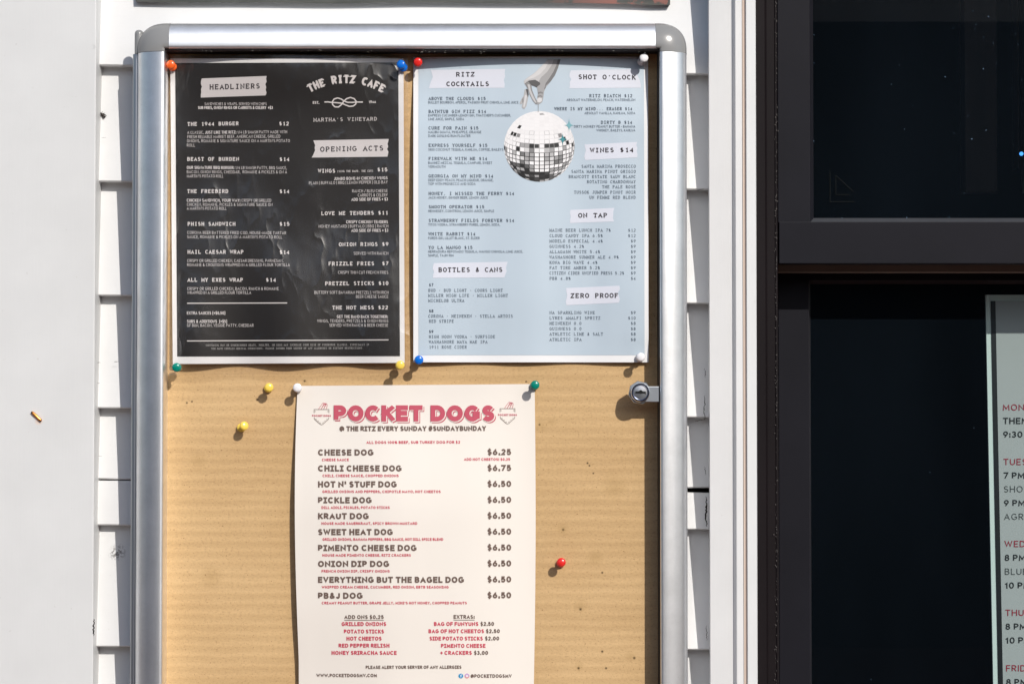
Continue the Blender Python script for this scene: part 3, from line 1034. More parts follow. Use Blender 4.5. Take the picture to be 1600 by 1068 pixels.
def ribbon(pts, hw, ext=0.0):
    """mitred strip of half width hw; returns left and right point lists"""
    P = [pts[0]]
    for p in pts[1:]:
        if (p[0] - P[-1][0]) ** 2 + (p[1] - P[-1][1]) ** 2 > 1e-9:
            P.append(p)
    if len(P) < 2:
        return [], []
    closed = (P[0][0] - P[-1][0]) ** 2 + (P[0][1] - P[-1][1]) ** 2 < 1e-7
    if ext and not closed:
        for i, j in ((0, 1), (-1, -2)):
            dx, dy = P[i][0] - P[j][0], P[i][1] - P[j][1]
            l = math.hypot(dx, dy)
            P[i] = (P[i][0] + dx / l * hw * ext, P[i][1] + dy / l * hw * ext)
    n = len(P)
    Lf, Rt = [], []
    for i in range(n):
        def dirn(a, b):
            dx, dy = b[0] - a[0], b[1] - a[1]
            l = math.hypot(dx, dy)
            return dx / l, dy / l
        if closed:
            d0 = dirn(P[i - 1] if i else P[n - 2], P[i])
            d1 = dirn(P[i], P[i + 1] if i < n - 1 else P[1])
        else:
            d0 = dirn(P[i - 1], P[i]) if i else dirn(P[0], P[1])
            d1 = dirn(P[i], P[i + 1]) if i < n - 1 else d0
        mx, my = d0[0] + d1[0], d0[1] + d1[1]
        l = math.hypot(mx, my)
        if l < 0.25:
            mx, my, l = d1[0], d1[1], 1
        mx, my = mx / l, my / l
        cs_ = max(0.42, mx * d1[0] + my * d1[1])
        k = hw / cs_
        Lf.append((P[i][0] - my * k, P[i][1] + mx * k))
        Rt.append((P[i][0] + my * k, P[i][1] - mx * k))
    return Lf, Rt


EPS = 0.000012


class Ink:
    """lettering and line work on a curled sheet, authored in photo pixels"""
    def __init__(self, depth, off):
        self.depth, self.off = depth, off
        self.mb = MB()
        self.k = 0

    def pt(self, px, py, k=0):
        return W(px, py, self.depth(px, py) - self.off - k * EPS)

    def stroke(self, pts, hw, k=0, xf=lambda p: p, ext=0.0, clamp=None):
        a, b = ribbon(pts, hw, ext)
        if clamp:
            a = [(x, min(clamp[1], max(clamp[0], y))) for x, y in a]
            b = [(x, min(clamp[1], max(clamp[0], y))) for x, y in b]
        if not a:
            return
        self.mb.strip([[self.pt(*xf(p), k) for p in a], [self.pt(*xf(p), k) for p in b]])

    def text(self, s, x0, x1, base_l, cap, style='sans', wt=.12, base_r=None, align=None, xf=None, dx=0, dy=0, grow=0):
        """fit the string between x0 and x1 (pixels), baseline base_l .. base_r; **bold** runs allowed"""
        runs, bold, i = [], False, 0
        while i < len(s):
            if s.startswith('**', i):
                bold = not bold
                i += 2
                continue
            runs.append((s[i], bold))
            i += 1
        x, out = 0, []
        for ch, bd in runs:
            adv, st = glyph(ch, style)
            w_ = (wt * 1.75 if bd else wt)
            out.append((x, st, w_, ch.isalnum() and ch not in 'Q\u00c9'))
            x += adv + (.05 if bd and style == 'sans' else 0)
        trail = {'slab': .2, 'heavy': .40, 'sans': .36}[style]
        tot = x - trail
        base_r = base_l if base_r is None else base_r
        t = wt
        # outer edges sit on the measured box
        sx = (x1 - x0 - t * cap) / max(tot - (0.2 if style == 'slab' else 0), 0.05)
        xs = x0 + t * cap / 2 - (0.1 * sx if style == 'slab' else 0)
        ky = 1 - t
        for gx, st, w_, flat_ in out:
            for k, s_ in enumerate(st):
                pp = []
                Y0 = None
                for (ux, uy) in s_:
                    X = xs + (gx + ux) * sx
                    f = (X - x0) / max(x1 - x0, 1)
                    Y = base_l + (base_r - base_l) * f - (t / 2 + uy * ky) * cap
                    pp.append((X + dx, Y + dy))
                    Y0 = base_l + (base_r - base_l) * f if Y0 is None else Y0
                self.stroke(pp, w_ * cap / 2 + grow, k, xf or (lambda p: p), 0.0 if style == 'slab' else 1.0 if len(pp) < 9 else 0.25,
                            (Y0 + dy - cap - grow, Y0 + dy + grow) if flat_ else None)

    def poly(self, pts, k=0):
        """a filled outline"""
        self.mb.add([self.pt(x, y, k) for x, y in pts], [tuple(range(len(pts)))])

    def label(self, pts_l, pts_r, n=8):
        """torn strip of paper print: left and right ragged ends, top to bottom, same count"""
        rows = []
        for (a, b) in zip(pts_l, pts_r):
            rows.append([self.pt(a[0] + (b[0] - a[0]) * k / n, a[1] + (b[1] - a[1]) * k / n) for k in range(n + 1)])
        self.mb.strip(rows)

    def build(self, name, mt, parent):
        return self.mb.build(name, mt, parent, recalc=False)


def bilin(c, u, v):
    (ax, ay), (bx, by), (cx, cy), (dx_, dy_) = c              # TL TR BR BL
    return ((ax * (1 - u) + bx * u) * (1 - v) + (dx_ * (1 - u) + cx * u) * v,
            (ay * (1 - u) + by * u) * (1 - v) + (dy_ * (1 - u) + cy * u) * v)


def sheet(name, corners, depth, off, mt, parent, nu=40, nv=52, warp=None):
    mb = MB()
    rows = []
    for j in range(nv + 1):
        row = []
        for i in range(nu + 1):
            px, py = bilin(corners, i / nu, j / nv)
            if warp:
                px, py = warp(px, py, i / nu, j / nv)
            row.append(W(px, py, depth(px, py) - off))
        rows.append(row)
    mb.strip(rows)
    return mb.build(name, mt, parent, smooth=True, recalc=False)


def torn(x0, x1, ytl, ytr, ybl, ybr, ls, rs):
    """ragged end offsets ls / rs listed from top to bottom"""
    n = len(ls)
    pl = [(x0 + ls[i], ytl + (ybl - ytl) * i / (n - 1)) for i in range(n)]
    pr = [(x1 - rs[i], ytr + (ybr - ytr) * i / (n - 1)) for i in range(n)]
    return pl, pr


def sm(a, b, x):
    t = max(0, min(1, (x - a) / (b - a)))
    return t * t * (3 - 2 * t)
def build_toned(ink, cols, name, parent):
    ob = ink.build(name, M['print_grey'], parent)
    me = ob.data
    ca = me.color_attributes.new('ink', 'FLOAT_COLOR', 'CORNER')
    for p in me.polygons:
        g = cols[p.index]
        for li in p.loop_indices:
            ca.data[li].color = (g, g * 0.985, g * 0.985, 1)
    return ob


# ------------------------------------------------------------------ black food menu
def d_black(px, py):
    u, v = (px - 266) / 366.0, (py - 92) / 475.0
    lift = 0.0040 + 0.0012 * math.sin(math.pi * u) + 0.0082 * max(0, math.sin(math.pi * min(max(u, 0), 1))) ** 0.8 * math.exp(-(max(v, 0) / 0.13) ** 2)
    lift += sm(0.45, 1.0, v) * (0.0025 + 0.0036 * math.cos(2 * math.pi * (u - 0.09) / 0.42) * (1 - 0.35 * u))
    lift += 0.00035 * math.sin(5.1 * u + 7.3 * v) + 0.00022 * math.sin(11 * v - 6 * u + 1)
    return -lift


bmn = thing('food_menu', 'black laminated food menu with white border headed HEADLINERS, pinned upper left', 'menu', tuple(W(450, 567, 0)))
sheet('sheet', [(266, 91.5), (630.5, 91.5), (632.3, 566.5), (270, 568.3)], d_black, 0.0, M['paper_white'], bmn)
sheet('printed_panel', [(273.6, 98.6), (622.4, 97.6), (625.0, 556.2), (276.8, 556.8)], d_black, 0.00022, M['paper_black'], bmn)
sheet('laminate', [(261, 86.0), (637.5, 86.0), (640, 583), (262.5, 586)], d_black, 0.0010, M['laminate'], bmn, 60, 78)

TAPE_OFF, TXT_OFF = 0.00036, 0.00048


def tape(parent, depth, box, ls, rs, mt, lines, wt=.15, ink='ink_dark'):
    """a torn paper label printed on the sheet with its own heading"""
    t_ = Ink(depth, TAPE_OFF)
    t_.label(*torn(*box, ls, rs))
    ob = t_.build('heading_label', mt, parent)
    for (s, x0, x1, bl, br, cap) in lines:
        l_ = Ink(depth, TXT_OFF)
        l_.text(s, x0, x1, bl, cap, 'slab', wt, br)
        l_.build('lettering', M[ink], ob)


tape(bmn, d_black, (313.7, 416.6, 122.8, 118.9, 152.6, 149.2), [1.6, .4, 0, 1.8, .3, .8, 0, .2], [0, .8, 0, 2.0, .6, 1.5, .1, 1.6], M['tape_grey'],
     [('HEADLINERS', 326.6, 405.5, 140.3, 138.6, 8.3)], .185)
tape(bmn, d_black, (487, 607.3, 219.4, 217.2, 246.2, 244.8), [2.5, 4, 5.5, 4.6, 5.4, 3.8, 2.2, 0], [0, .6, 1.8, .6, 2.6, .4, 1.0, 2.0], M['tape_grey'],
     [('OPENING ACTS', 499.5, 598.4, 237.4, 235.4, 8.1)], .185)

k1 = Ink(d_black, TXT_OFF)
k2 = Ink(d_black, TXT_OFF)
HW, RW, BW = .21, .105, .105


def hd(s, x0, x1, b, br=None):
    k1.text(s, x0, x1, b, 6.1, 'slab', HW, br)


def bd(s, x0, x1, b, br=None, cap=4.7, wt=RW):
    k1.text(s, x0, x1, b, cap, 'sans', wt, br)


k1.text('SANDWICHES & WRAPS. SERVED WITH CHIPS', 319.6, 416.6, 164.5, 4.3, 'sans', .11)
k1.text('**SUB FRIES, ONION RINGS OR CARROTS & CELERY  +$3**', 309.5, 426.2, 170.6, 4.5, 'sans', .125)
hd('THE 1944 BURGER', 292.1, 372.5, 197.0, 196.1); hd('$12', 435.4, 451.1, 196.3)
bd("A CLASSIC, **JUST LIKE THE RITZ:** 1/4 LB SMASH PATTY MADE WITH", 292.8, 448.5, 209.4, 208.4)
bd('FRESH RELIABLE MARKET BEEF, AMERICAN CHEESE, GRILLED', 292.8, 437.9, 216.2, 215.4)
bd("ONIONS, ROMAINE & SIGNATURE SAUCE ON A MARTIN'S POTATO", 292, 453, 222.6, 222.3)
bd('ROLL', 292, 304.6, 229.3)
hd('BEAST OF BURDEN', 291.8, 373, 251.6); hd('$14', 436, 452, 251.9)
bd('**OUR SIGNATURE BBQ BURGER:** 1/4 LB SMASH PATTY, BBQ SAUCE,', 292, 448.3, 264.0, 264.6)
bd('BACON, ONION RINGS, CHEDDAR,  ROMAINE & PICKLES & ON A', 292, 448.3, 270.9, 271.2)
bd("MARTIN'S POTATO ROLL", 292, 349, 277.5)
hd('THE FREEBIRD', 291.8, 356.3, 301.8); hd('$14', 436, 452, 302.1)
bd('**CHICKEN SANDWICH, YOUR WAY:** CRISPY OR GRILLED', 292, 423.8, 315.2, 315.4)
bd('CHICKEN, ROMAINE, PICKLES & SIGNATURE SAUCE ON', 292, 425.8, 321.8, 322.0)
bd("A MARTIN'S POTATO ROLL", 292, 354, 328)
hd('PHISH SANDWICH', 292.4, 367.5, 352.8); hd('$15', 436, 452, 352.9)
bd('CORONA BEER BATTERED FRIED COD, HOUSE-MADE TARTAR', 292.5, 447, 365.5, 366.2)
bd("SAUCE, ROMAINE & PICKLES ON A MARTIN'S POTATO ROLL", 292.5, 440.9, 372.3, 372.7)
hd('HAIL CAESAR WRAP', 292.4, 380.2, 396.5); hd('$14', 436, 452, 397)
bd('CRISPY OR GRILLED CHICKEN, CAESAR DRESSING, PARMESAN,', 292.5, 442.6, 409.4)
bd('ROMAINE & CROUTONS WRAPPED IN A GRILLED FLOUR TORTILLA', 292.5, 452.9, 416.0)
hd('ALL MY EXES WRAP', 292.4, 379.3, 440.1); hd('$14', 414.7, 431, 440.1)
bd('CRISPY OR GRILLED CHICKEN, BACON, RANCH & ROMAINE', 292.5, 435.4, 453.1)
bd('WRAPPED IN A GRILLED FLOUR TORTILLA', 292.5, 392.4, 459.4)
k1.stroke([(292.4 + (448.7 - 292.4) * k / 40, 473.6 - 0.5 * k / 40) for k in range(41)], 0.8)
bd('**EXTRA SAUCES (+$0.50)**', 292.2, 352, 491.1)
bd('**SUBS & ADDITIONS  (+$5)**', 292.2, 354.8, 504.1)
bd('GF BUN, BACON, VEGGIE PATTY, CHEDDAR', 292.2, 396.1, 510.4)
k1.stroke([(292.2 + (607 - 292.2) * k / 80, 532.4 - 1.7 * k / 80) for k in range(81)], 0.75)
k2.text('CONSUMING RAW OR UNDERCOOKED MEATS, POULTRY, OR EGGS MAY INCREASE YOUR RISK OF FOODBORNE ILLNESS, ESPECIALLY IF', 321.4, 576.6, 540.6, 3.0, 'slab', .14, 539.6)
k2.text('YOU HAVE CERTAIN MEDICAL CONDITIONS. PLEASE INFORM YOUR SERVER OF ANY ALLERGIES OR DIETARY RESTRICTIONS.', 330, 568, 545.9, 3.0, 'slab', .14, 545.0)

AR, AX, AY = 112.7, 540.4, 242.9
k1.text('THE RITZ CAFE', -59.5, 59.5, 0, 13.2, 'slab', .25,
        xf=lambda p: (AX + (AR - p[1]) * math.sin(p[0] / AR), AY - (AR - p[1]) * math.cos(p[0] / AR)))
k1.text('**EST.**', 488.9, 498.8, 162.4, 4.1, 'sans', .13)
k1.text('**1944**', 576.7, 587.2, 161.4, 4.1, 'sans', .13)
k1.text("MARTHA'S VINEYARD", 489.6, 588.3, 190.2, 5.7, 'slab', .13, 188.6)
# the rope knot: two linked loops with tails, each a pair of thin lines with twist marks
def rope(pts, k):
    k1.stroke([(x, y) for x, y in pts], 0.95, k)


rope([(507, 159.6), (512, 159.3), (518, 160.2), (526, 160.6), (534, 161.4), (540, 164.2), (546, 166.4), (552, 165.8), (556, 162.6), (556.6, 158.6),
      (553.5, 154.4), (547.5, 152.4), (541.5, 154.4), (537, 158.6), (533.5, 163.6), (529, 167.2), (523.5, 167.2), (519.8, 163.8), (519.2, 159.2),
      (522, 155.0), (527.5, 153.2), (533, 154.8), (538, 158.2), (543, 160.0), (550, 160.2), (558, 159.6), (567, 159.6)], 0)

hd('WINGS', 496.5, 523.4, 270.0); k1.text('(SING THE BAND, THE CUT)', 526.7, 583, 269.3, 3.2, 'slab', .16, 268.6); hd('$15', 588.9, 605, 268.1)
bd('**JUMBO BONE-IN CHICKEN WINGS**', 522, 605.6, 281.5, 280.2)
bd('PLAIN | BUFFALO | BBQ | LEMON PEPPER | OLD BAY', 482.8, 605.6, 288.3, 286.8)
bd('RANCH / BLEU CHEESE', 550.3, 605.6, 300.8, 300.4)
bd('CARROTS & CELERY', 559, 605.6, 307.3, 307.0)
bd('**ADD SIDE OF FRIES + $3**', 549.2, 606, 314.0, 313.4)
hd('LOVE ME TENDERS $11', 501.4, 606, 336.4, 335.4)
bd('**CRISPY CHICKEN TENDERS**', 541, 606.2, 348.9)
bd('HONEY MUSTARD | BUFFALO | BBQ | RANCH', 498, 606.6, 355.9, 355.4)
bd('**ADD SIDE OF FRIES + $3**', 549, 606.6, 362.4, 362.2)
hd('ONION RINGS $9', 528.9, 606.6, 384.8, 384.3); bd('SERVED WITH RANCH', 552.5, 606.6, 398)
hd('FRIZZLE FRIES  $7', 512.6, 606.6, 414.9, 414.5); bd('CRISPY THIN CUT FRENCH FRIES', 528.2, 606.6, 427.8)
hd('PRETZEL STICKS $10', 507.3, 606.6, 445.8, 445.3); bd('BUTTERY SOFT BAVARIAN PRETZELS WITH RICH', 491.3, 606.9, 459)
bd('BEER CHEESE SAUCE', 556.2, 606.6, 465.6)
hd('THE HOT MESS $22', 518.5, 606, 483.5, 483.2); bd('**GET THE BAND BACK TOGETHER:**', 526.5, 606, 496.7)
bd('WINGS, TENDERS, PRETZELS & ONION RINGS', 495.7, 606.7, 503.4); bd('SERVED WITH RANCH & BEER CHEESE', 514.6, 606.3, 510.2)
k1.build('lettering', M['ink_white'], bmn)
k2.build('fine_print', M['ink_dim'], bmn)
settle(bmn)


# ------------------------------------------------------------------ pale blue drinks menu
def d_blue(px, py):
    u, v = (px - 646) / 367.0, (py - 90) / 476.0
    lift = 0.0012 + 0.0046 * sm(0.0, 0.25, v) + 0.0062 * math.sin(math.pi * min(max(u, 0), 1)) * (1 - sm(0.0, 0.30, v))
    lift += 0.0022 * (1 - u) * sm(0.1, 0.5, v) * (1 - 0.4 * v)
    lift += 0.0030 * sm(0.75, 1.0, u) * sm(0.4, 0.85, v) * (1 - 0.8 * sm(0.9, 1, v))
    lift += 0.0011 * math.sin(15 * u + 0.8) * sm(.1, .4, v) - 0.002 * sm(0.75, 1.0, v)
    return -lift


bl = thing('drinks_menu', 'pale blue drinks menu with a printed disco ball, pinned upper right', 'menu', tuple(W(830, 566, 0)))
sheet('sheet', [(645.9, 89.6), (1012.6, 89.0), (1013.4, 565.8), (645.9, 565.6)], d_blue, 0.0, M['paper_white'], bl,
      warp=lambda x, y, u, v: (x, y - 0.8 * math.sin(math.pi * u) * (1 - v)))
sheet('printed_panel', [(653.9, 91.4), (1006.2, 91.0), (1007.2, 554.6), (653.9, 554.6)], d_blue, 0.00022, M['paper_blue'], bl)
TB = M['tape_blue']
z6 = [0] * 6
tape(bl, d_blue, (670, 789.4, 109.4, 107.9, 137.9, 137.4), [3.2, 4.8, 6.2, 3.6, 1.8, 0], [0, .8, .2, 2.2, .8, 1.2], TB,
     [('RITZ', 711.7, 741, 120.1, 119.9, 7.3), ('COCKTAILS', 696.7, 763.6, 135.1, 134.9, 7.5)], .205)
tape(bl, d_blue, (889.6, 1001.7, 110.2, 108, 138.2, 137.2), [2.6, .6, 0, 3.0, .5, 1.0, 0], [5, 4, 6, 3, 1.5, .4, 0], TB,
     [("SHOT O'CLOCK", 902.7, 992.8, 124.0, 124.8, 7.6)], .205)
tape(bl, d_blue, (912.8, 996.4, 225.9, 221.9, 250.2, 246), [0, 1.6, 2.4, 1.0, 0, 2], [.8, 2.2, .4, 1.6, .2, .8], TB,
     [('WINES $14', 921.4, 989.6, 238.6, 237.9, 7.5)], .205)
tape(bl, d_blue, (890.3, 960, 327.9, 324.8, 348.5, 346), [1.2, 0, 1.6, .2, .4], [0, 1.6, 1.8, 2.4, .4], TB, [('ON TAP', 902.7, 948.3, 340.3, 339.9, 7.4)], .205)
tape(bl, d_blue, (676, 793.4, 411, 408.9, 434, 433.4), [2.0, .5, 0, 2.2, .6, .4], [0, 1.6, 2.8, 1.6, 3.6, 5.2], TB,
     [('BOTTLES & CANS', 684.3, 784.6, 425.1, 424.9, 7.4)], .205)
tape(bl, d_blue, (883.7, 969, 449.9, 446.1, 476.7, 472.8), [.8, 1.2, 2.4, 1.4, .2, 1.4], [1.2, .2, 3.4, 1.8, .4, 2.2], TB,
     [('ZERO PROOF', 890.6, 965.6, 465.6, 465.2, 7.6)], .205)
a1, a2 = Ink(d_blue, TXT_OFF), Ink(d_blue, TXT_OFF)
for s, x1, b, subs in (
        ('ABOVE THE CLOUDS $15', 758.6, 156.6, [('BULLEIT BOURBON, APEROL, PASSION FRUIT CHINOLA, LIME JUICE', 810, 162)]),
        ('BATHTUB GIN FIZZ $14', 759.3, 176.7, [("EMPRESS CUCUMBER-LEMON GIN, THATCHER'S CUCUMBER,", 798.2, 182.2), ('LIME JUICE, SIMPLE, SODA', 725, 188)]),
        ('CURE FOR PAIN $15', 747.2, 202.6, [('MALIBU GUAVA, PINEAPPLE, ORANGE', 752, 208.4), ('DARK GOSLING RUM FLOATER', 735, 214.3)]),
        ('EXPRESS YOURSELF $15', 761.2, 229.6, [('1800 COCONUT TEQUILA, KAHLUA, COFFEE, BAILEYS', 786.5, 235.6)]),
        ('FIREWALK WITH ME $14', 761, 250.3, [('BANHEZ MEZCAL TEQUILA, CAMPARI, SWEET', 769, 256.4), ('VERMOUTH', 696, 262.3)]),
        ('GEORGIA ON MY MIND $14', 770.4, 277.5, [('DEEP EDDY PEACH, PEACH LIQUEUR, ORANGE,', 771, 283.4), ('TOP WITH PROSECCO AND SODA', 743, 289.2)]),
        ('HONEY, I MISSED THE FERRY $14', 803.2, 304.8, [('JACK HONEY, GINGER BEER, LEMON JUICE', 762.3, 310.6)]),
        ('SMOOTH OPERATOR $15', 756.4, 325.6, [('HENNESEY, COINTROU, LEMON JUICE, SIMPLE', 772, 331.6)]),
        ('STRAWBERRY FIELDS FOREVER $14', 803.2, 346.9, [('TITOS VODKA, STRAWBERRY PUREE, LEMON, SODA,', 781.5, 352.8)]),
        ('WHITE RABBIT $14', 742.5, 367.9, [('FORDS GIN, LILLET BLANC, ST. ELDER', 749.4, 373.8)]),
        ('YO LA MANGO $15', 738, 389, [('HERRADURA REPOSADO TEQUILA, MANGO CHINOLA, LIME JUICE,', 817, 394.8), ('SIMPLE, TAJIN RIM', 708.8, 400.8)])):
    a1.text(s, 669.2, x1, b, 5.0, 'slab', .175)
    for t, xe, bb in subs:
        a2.text(t, 669.2, xe, bb, 3.9, 'sans', .135)
for s, x0, x1, b in (('$7', 669.9, 677, 447.5), ('$8', 669.9, 677, 488.1), ('$9', 669.9, 677, 520.3)):
    a1.text(s, x0, x1, b, 5.0, 'slab', .19)
for s, x0, x1, b in (
        ('BUD \u2022 BUD LIGHT \u2022 COORS LIGHT', 669, 785.2, 455.8), ('MILLER HIGH LIFE \u2022 MILLER LIGHT', 669, 793.3, 463.8), ('MICHELOB ULTRA', 669, 725, 471.8),
        ('CORONA \u2022 HEINEKEN \u2022 STELLA ARTOIS', 669, 801, 496), ('RED STRIPE', 670, 708.8, 503.9), ('HIGH NOON VODKA \u2022 SURFSIDE', 670, 773.3, 528.1),
        ('WASHASHORE MAYA MAE IPA', 670, 761.2, 536.2), ('1911 ROSE CIDER', 670, 729, 544.3),
        ('SANTA MARINA PROSECCO', 908.2, 993, 262.2), ('SANTA MARINA PINOT GRIGIO', 892.3, 993, 270.3), ('BRANCOTT ESTATE SAUV BLANC', 888.3, 993, 278.4),
        ('ROTATING CHARDONNAY', 916.8, 993, 286.4), ('THE PALE ROS\u00c9', 940.5, 993, 294.3), ('TUSSOK JUMPER PINOT NOIR', 896.6, 993, 302.7), ('UN FEMME RED BLEND', 920.7, 993, 310.7),
        ('MAINE BEER LUNCH IPA 7%', 858.4, 953.9, 362), ('CLOUD CANDY IPA 6.5%', 858.4, 941.4, 370.5), ('MODELO ESPECIAL 4.4%', 858.4, 941.4, 378.9),
        ('GUINNESS 4.2%', 858.4, 912.2, 387.2), ('ALLAGASH WHITE 5.4%', 858.4, 937.2, 395.6), ('WASHASHORE SUMMER ALE 4.9%', 858.4, 966.3, 404),
        ('KONA BIG WAVE 4.4%', 858.4, 933.1, 412.3), ('FAT TIRE AMBER 5.2%', 858.4, 937, 420.6), ('CITIZEN CIDER UNIFIED PRESS 5.2%', 858.4, 974.8, 428.9), ('PBR 4.8%', 858.4, 891.2, 437.2),
        ('$12', 981, 993, 362), ('$12', 981, 993, 370.5), ('$9', 985.3, 993, 378.9), ('$9', 985.3, 993, 387.2), ('$9', 985.3, 993, 395.6), ('$9', 985.3, 993, 404),
        ('$9', 985.3, 993, 412.3), ('$9', 985.3, 993, 420.6), ('$9', 985.3, 993, 428.9), ('$4', 985.3, 993, 437.2),
        ('NA SPARKLING WINE', 858.4, 929.2, 490.6), ('LYRES AMALFI SPRITZ', 858.4, 937.7, 499), ('HEINEKEN 0.0', 858.4, 908.2, 507.3), ('GUINNESS 0.0', 858.4, 908.2, 515.7),
        ('ATHLETIC LIME & SALT', 858.4, 941.8, 524), ('ATHLETIC IPA', 858.4, 908.2, 532.5),
        ('$9', 985.3, 993, 490.6), ('$10', 981, 993, 499), ('$8', 985.3, 993, 507.3), ('$8', 985.3, 993, 515.7), ('$8', 985.3, 993, 524), ('$8', 985.3, 993, 532.5)):
    a2.text(s, x0, x1, b, 4.8, 'slab', .145)
for s, x0, b in (('RITZ BIATCH $12', 920.4, 152.2), ('WHERE IS MY MIND... ERASER $14', 866, 172.5), ('DIRTY B $14', 938.5, 193.7)):
    a1.text(s, x0, 987.7, b, 5.0, 'slab', .175)
for s, x0, b in (('ABSOLUT WATERMELON, PEACH, WATERMELON', 885.3, 158.1), ('ABSOLUT VANILLA, KAHLUA, SODA', 913.2, 178.7),
                 ('DIRTY MONKEY PEANUT BUTTER - BANANA', 897, 199.6), ('WHISKEY, BAILEYS, KAHLUA', 932, 205.5)):
    a2.text(s, x0, 992.6, b, 3.9, 'sans', .135)
a1.build('lettering', M['ink_navy'], bl)
a2.build('small_lettering', M['ink_navy2'], bl)

# printed disco ball: rows of mirror tiles on a ball seen a little from above
BX, BY, BR = 842.7, 228.8, 55.3
ball, tone = Ink(d_blue, 0.00030), []
rnd = random.Random(11)
tl = R(14)
NLAT = 25


def bproj(la, lo):
    x, y, z = math.cos(la) * math.sin(lo), math.sin(la), math.cos(la) * math.cos(lo)
    return x, y * math.cos(tl) - z * math.sin(tl), y * math.sin(tl) + z * math.cos(tl)


n = 48
for i in range(10):
    ra, rb = max(BR * i / 10, 0.2), BR * 0.995 * (i + 1) / 10
    for k in range(n):
        t0, t1 = 2 * math.pi * k / n, 2 * math.pi * (k + 1) / n
        ball.poly([(BX + ra * math.cos(t0), BY + ra * math.sin(t0)), (BX + rb * math.cos(t0), BY + rb * math.sin(t0)), (BX + rb * math.cos(t1), BY + rb * math.sin(t1)), (BX + ra * math.cos(t1), BY + ra * math.sin(t1))], 0)
        tone.append(0.74 if math.sin((t0 + t1) / 2) < 0.45 else 0.12)
dark_at = {(-.58, -.50), (-.58, -.36), (-.45, -.36), (.68, -.18), (.80, -.12), (-.60, .04), (-.41, .04), (-.30, .04), (-.20, .04), (.14, .04), (.56, .02), (-.95, .08), (.62, -.32), (-.72, -.36)}
for i in range(NLAT):
    la0, la1 = -math.pi / 2 + math.pi * i / NLAT, -math.pi / 2 + math.pi * (i + 1) / NLAT
    nl = max(5, int(44 * math.cos((la0 + la1) / 2)))
    for j in range(nl):
        lo0, lo1 = 2 * math.pi * j / nl, 2 * math.pi * (j + 1) / nl
        x, y, z = bproj((la0 + la1) / 2, (lo0 + lo1) / 2)
        if z < 0.03:
            continue
        vv, hh = -y, x
        near = min((hh - a) ** 2 + (vv - b) ** 2 for a, b in dark_at) < 0.0032
        if near:
            g = rnd.choice([0.02, 0.03, 0.25])
        elif vv > 0.90:
            g = rnd.choice([0.02, 0.05, 0.02, 0.45, 0.12])
        elif vv > 0.72:
            g = rnd.choice([0.02, 0.03, 0.05, 0.3]) if hh < 0.25 else rnd.choice([0.6, 0.75, 0.4, 0.1])
        elif vv > 0.46:
            g = rnd.choice([0.02, 0.05, 0.35, 0.1]) if hh < -0.32 else rnd.choice([0.80, 0.74, 0.55, 0.30])
        elif vv > 0.10:
            g = rnd.choice([0.22, 0.34, 0.16, 0.45, 0.6]) if (-.55 < hh < -.08 or .08 < hh < .42 or (.45 < hh < .66 and vv > .28)) else rnd.choice([0.82, 0.78, 0.70, 0.40])
        elif vv > -0.08:
            g = rnd.choice([0.82, 0.80, 0.80, 0.05, 0.35])
        else:
            g = rnd.choice([0.82, 0.82, 0.81, 0.78]) if rnd.random() > 0.02 else 0.35
        gr = rnd.choice([0.74, 0.74, 0.5]) if vv < -0.1 else (rnd.choice([0.25, 0.5, 0.12]) if vv < 0.12 else 0.03)
        if vv < -0.42:
            gr = 0.80
        q = []
        for sh_ in (0.0, 0.085):
            da, db = (la1 - la0) * sh_, (lo1 - lo0) * sh_
            q.append([bproj(la0 + da, lo0 + db), bproj(la0 + da, lo1 - db), bproj(la1 - da, lo1 - db), bproj(la1 - da, lo0 + db)])
        if min(p[2] for p in q[0]) < -0.05:
            continue
        for kk, (qq, gg) in enumerate(zip(q, (gr, g))):
            ball.poly([(BX + BR * p[0], BY - BR * p[1]) for p in qq], 3 + kk * 3)
            tone.append(gg)
build_toned(ball, tone, 'disco_ball_print', bl)

hand, tone = Ink(d_blue, 0.00044), []


def hp(g, k, *pts):
    hand.poly([(780 + x / 5.34, 90 + y / 5.34) for x, y in pts], k)
    tone.append(g * 0.86)


hp(.60, 0, (398, 16), (395, 28), (340, 85), (292, 130), (240, 165), (205, 195), (212, 225), (300, 215), (320, 240), (372, 290), (395, 240), (430, 200), (465, 150), (490, 90), (512, 16))
hp(.42, 1, (455, 16), (440, 60), (400, 120), (350, 165), (330, 200), (350, 232), (372, 285), (395, 240), (430, 200), (465, 150), (490, 90), (512, 16))
hp(.22, 2, (490, 16), (478, 60), (452, 120), (420, 170), (388, 215), (376, 262), (380, 268), (395, 240), (430, 200), (465, 150), (490, 90), (512, 16))
hp(.13, 2, (215, 215), (250, 192), (300, 186), (338, 208), (350, 240), (330, 254), (312, 250), (292, 240), (262, 230), (236, 226))
hp(.72, 2, (392, 32), (340, 88), (296, 132), (250, 164), (214, 194), (240, 184), (290, 168), (340, 140), (385, 90), (412, 40))
hp(.30, 3, (212, 215), (245, 203), (268, 232), (276, 275), (300, 335), (322, 375), (318, 392), (303, 388), (280, 360), (256, 315), (238, 262))
hp(.60, 4, (236, 222), (256, 226), (264, 272), (288, 328), (310, 374), (300, 378), (274, 340), (250, 285))
hp(.42, 3, (316, 245), (345, 222), (376, 245), (373, 295), (366, 345), (359, 372), (341, 386), (323, 393), (312, 378), (317, 340), (324, 300))
hp(.26, 4, (322, 290), (345, 284), (366, 290), (364, 304), (345, 298), (324, 306))
hp(.24, 4, (320, 322), (342, 316), (362, 322), (360, 330), (342, 325), (320, 330))
hp(.76, 4, (316, 345), (335, 334), (358, 341), (355, 365), (338, 375), (318, 370))
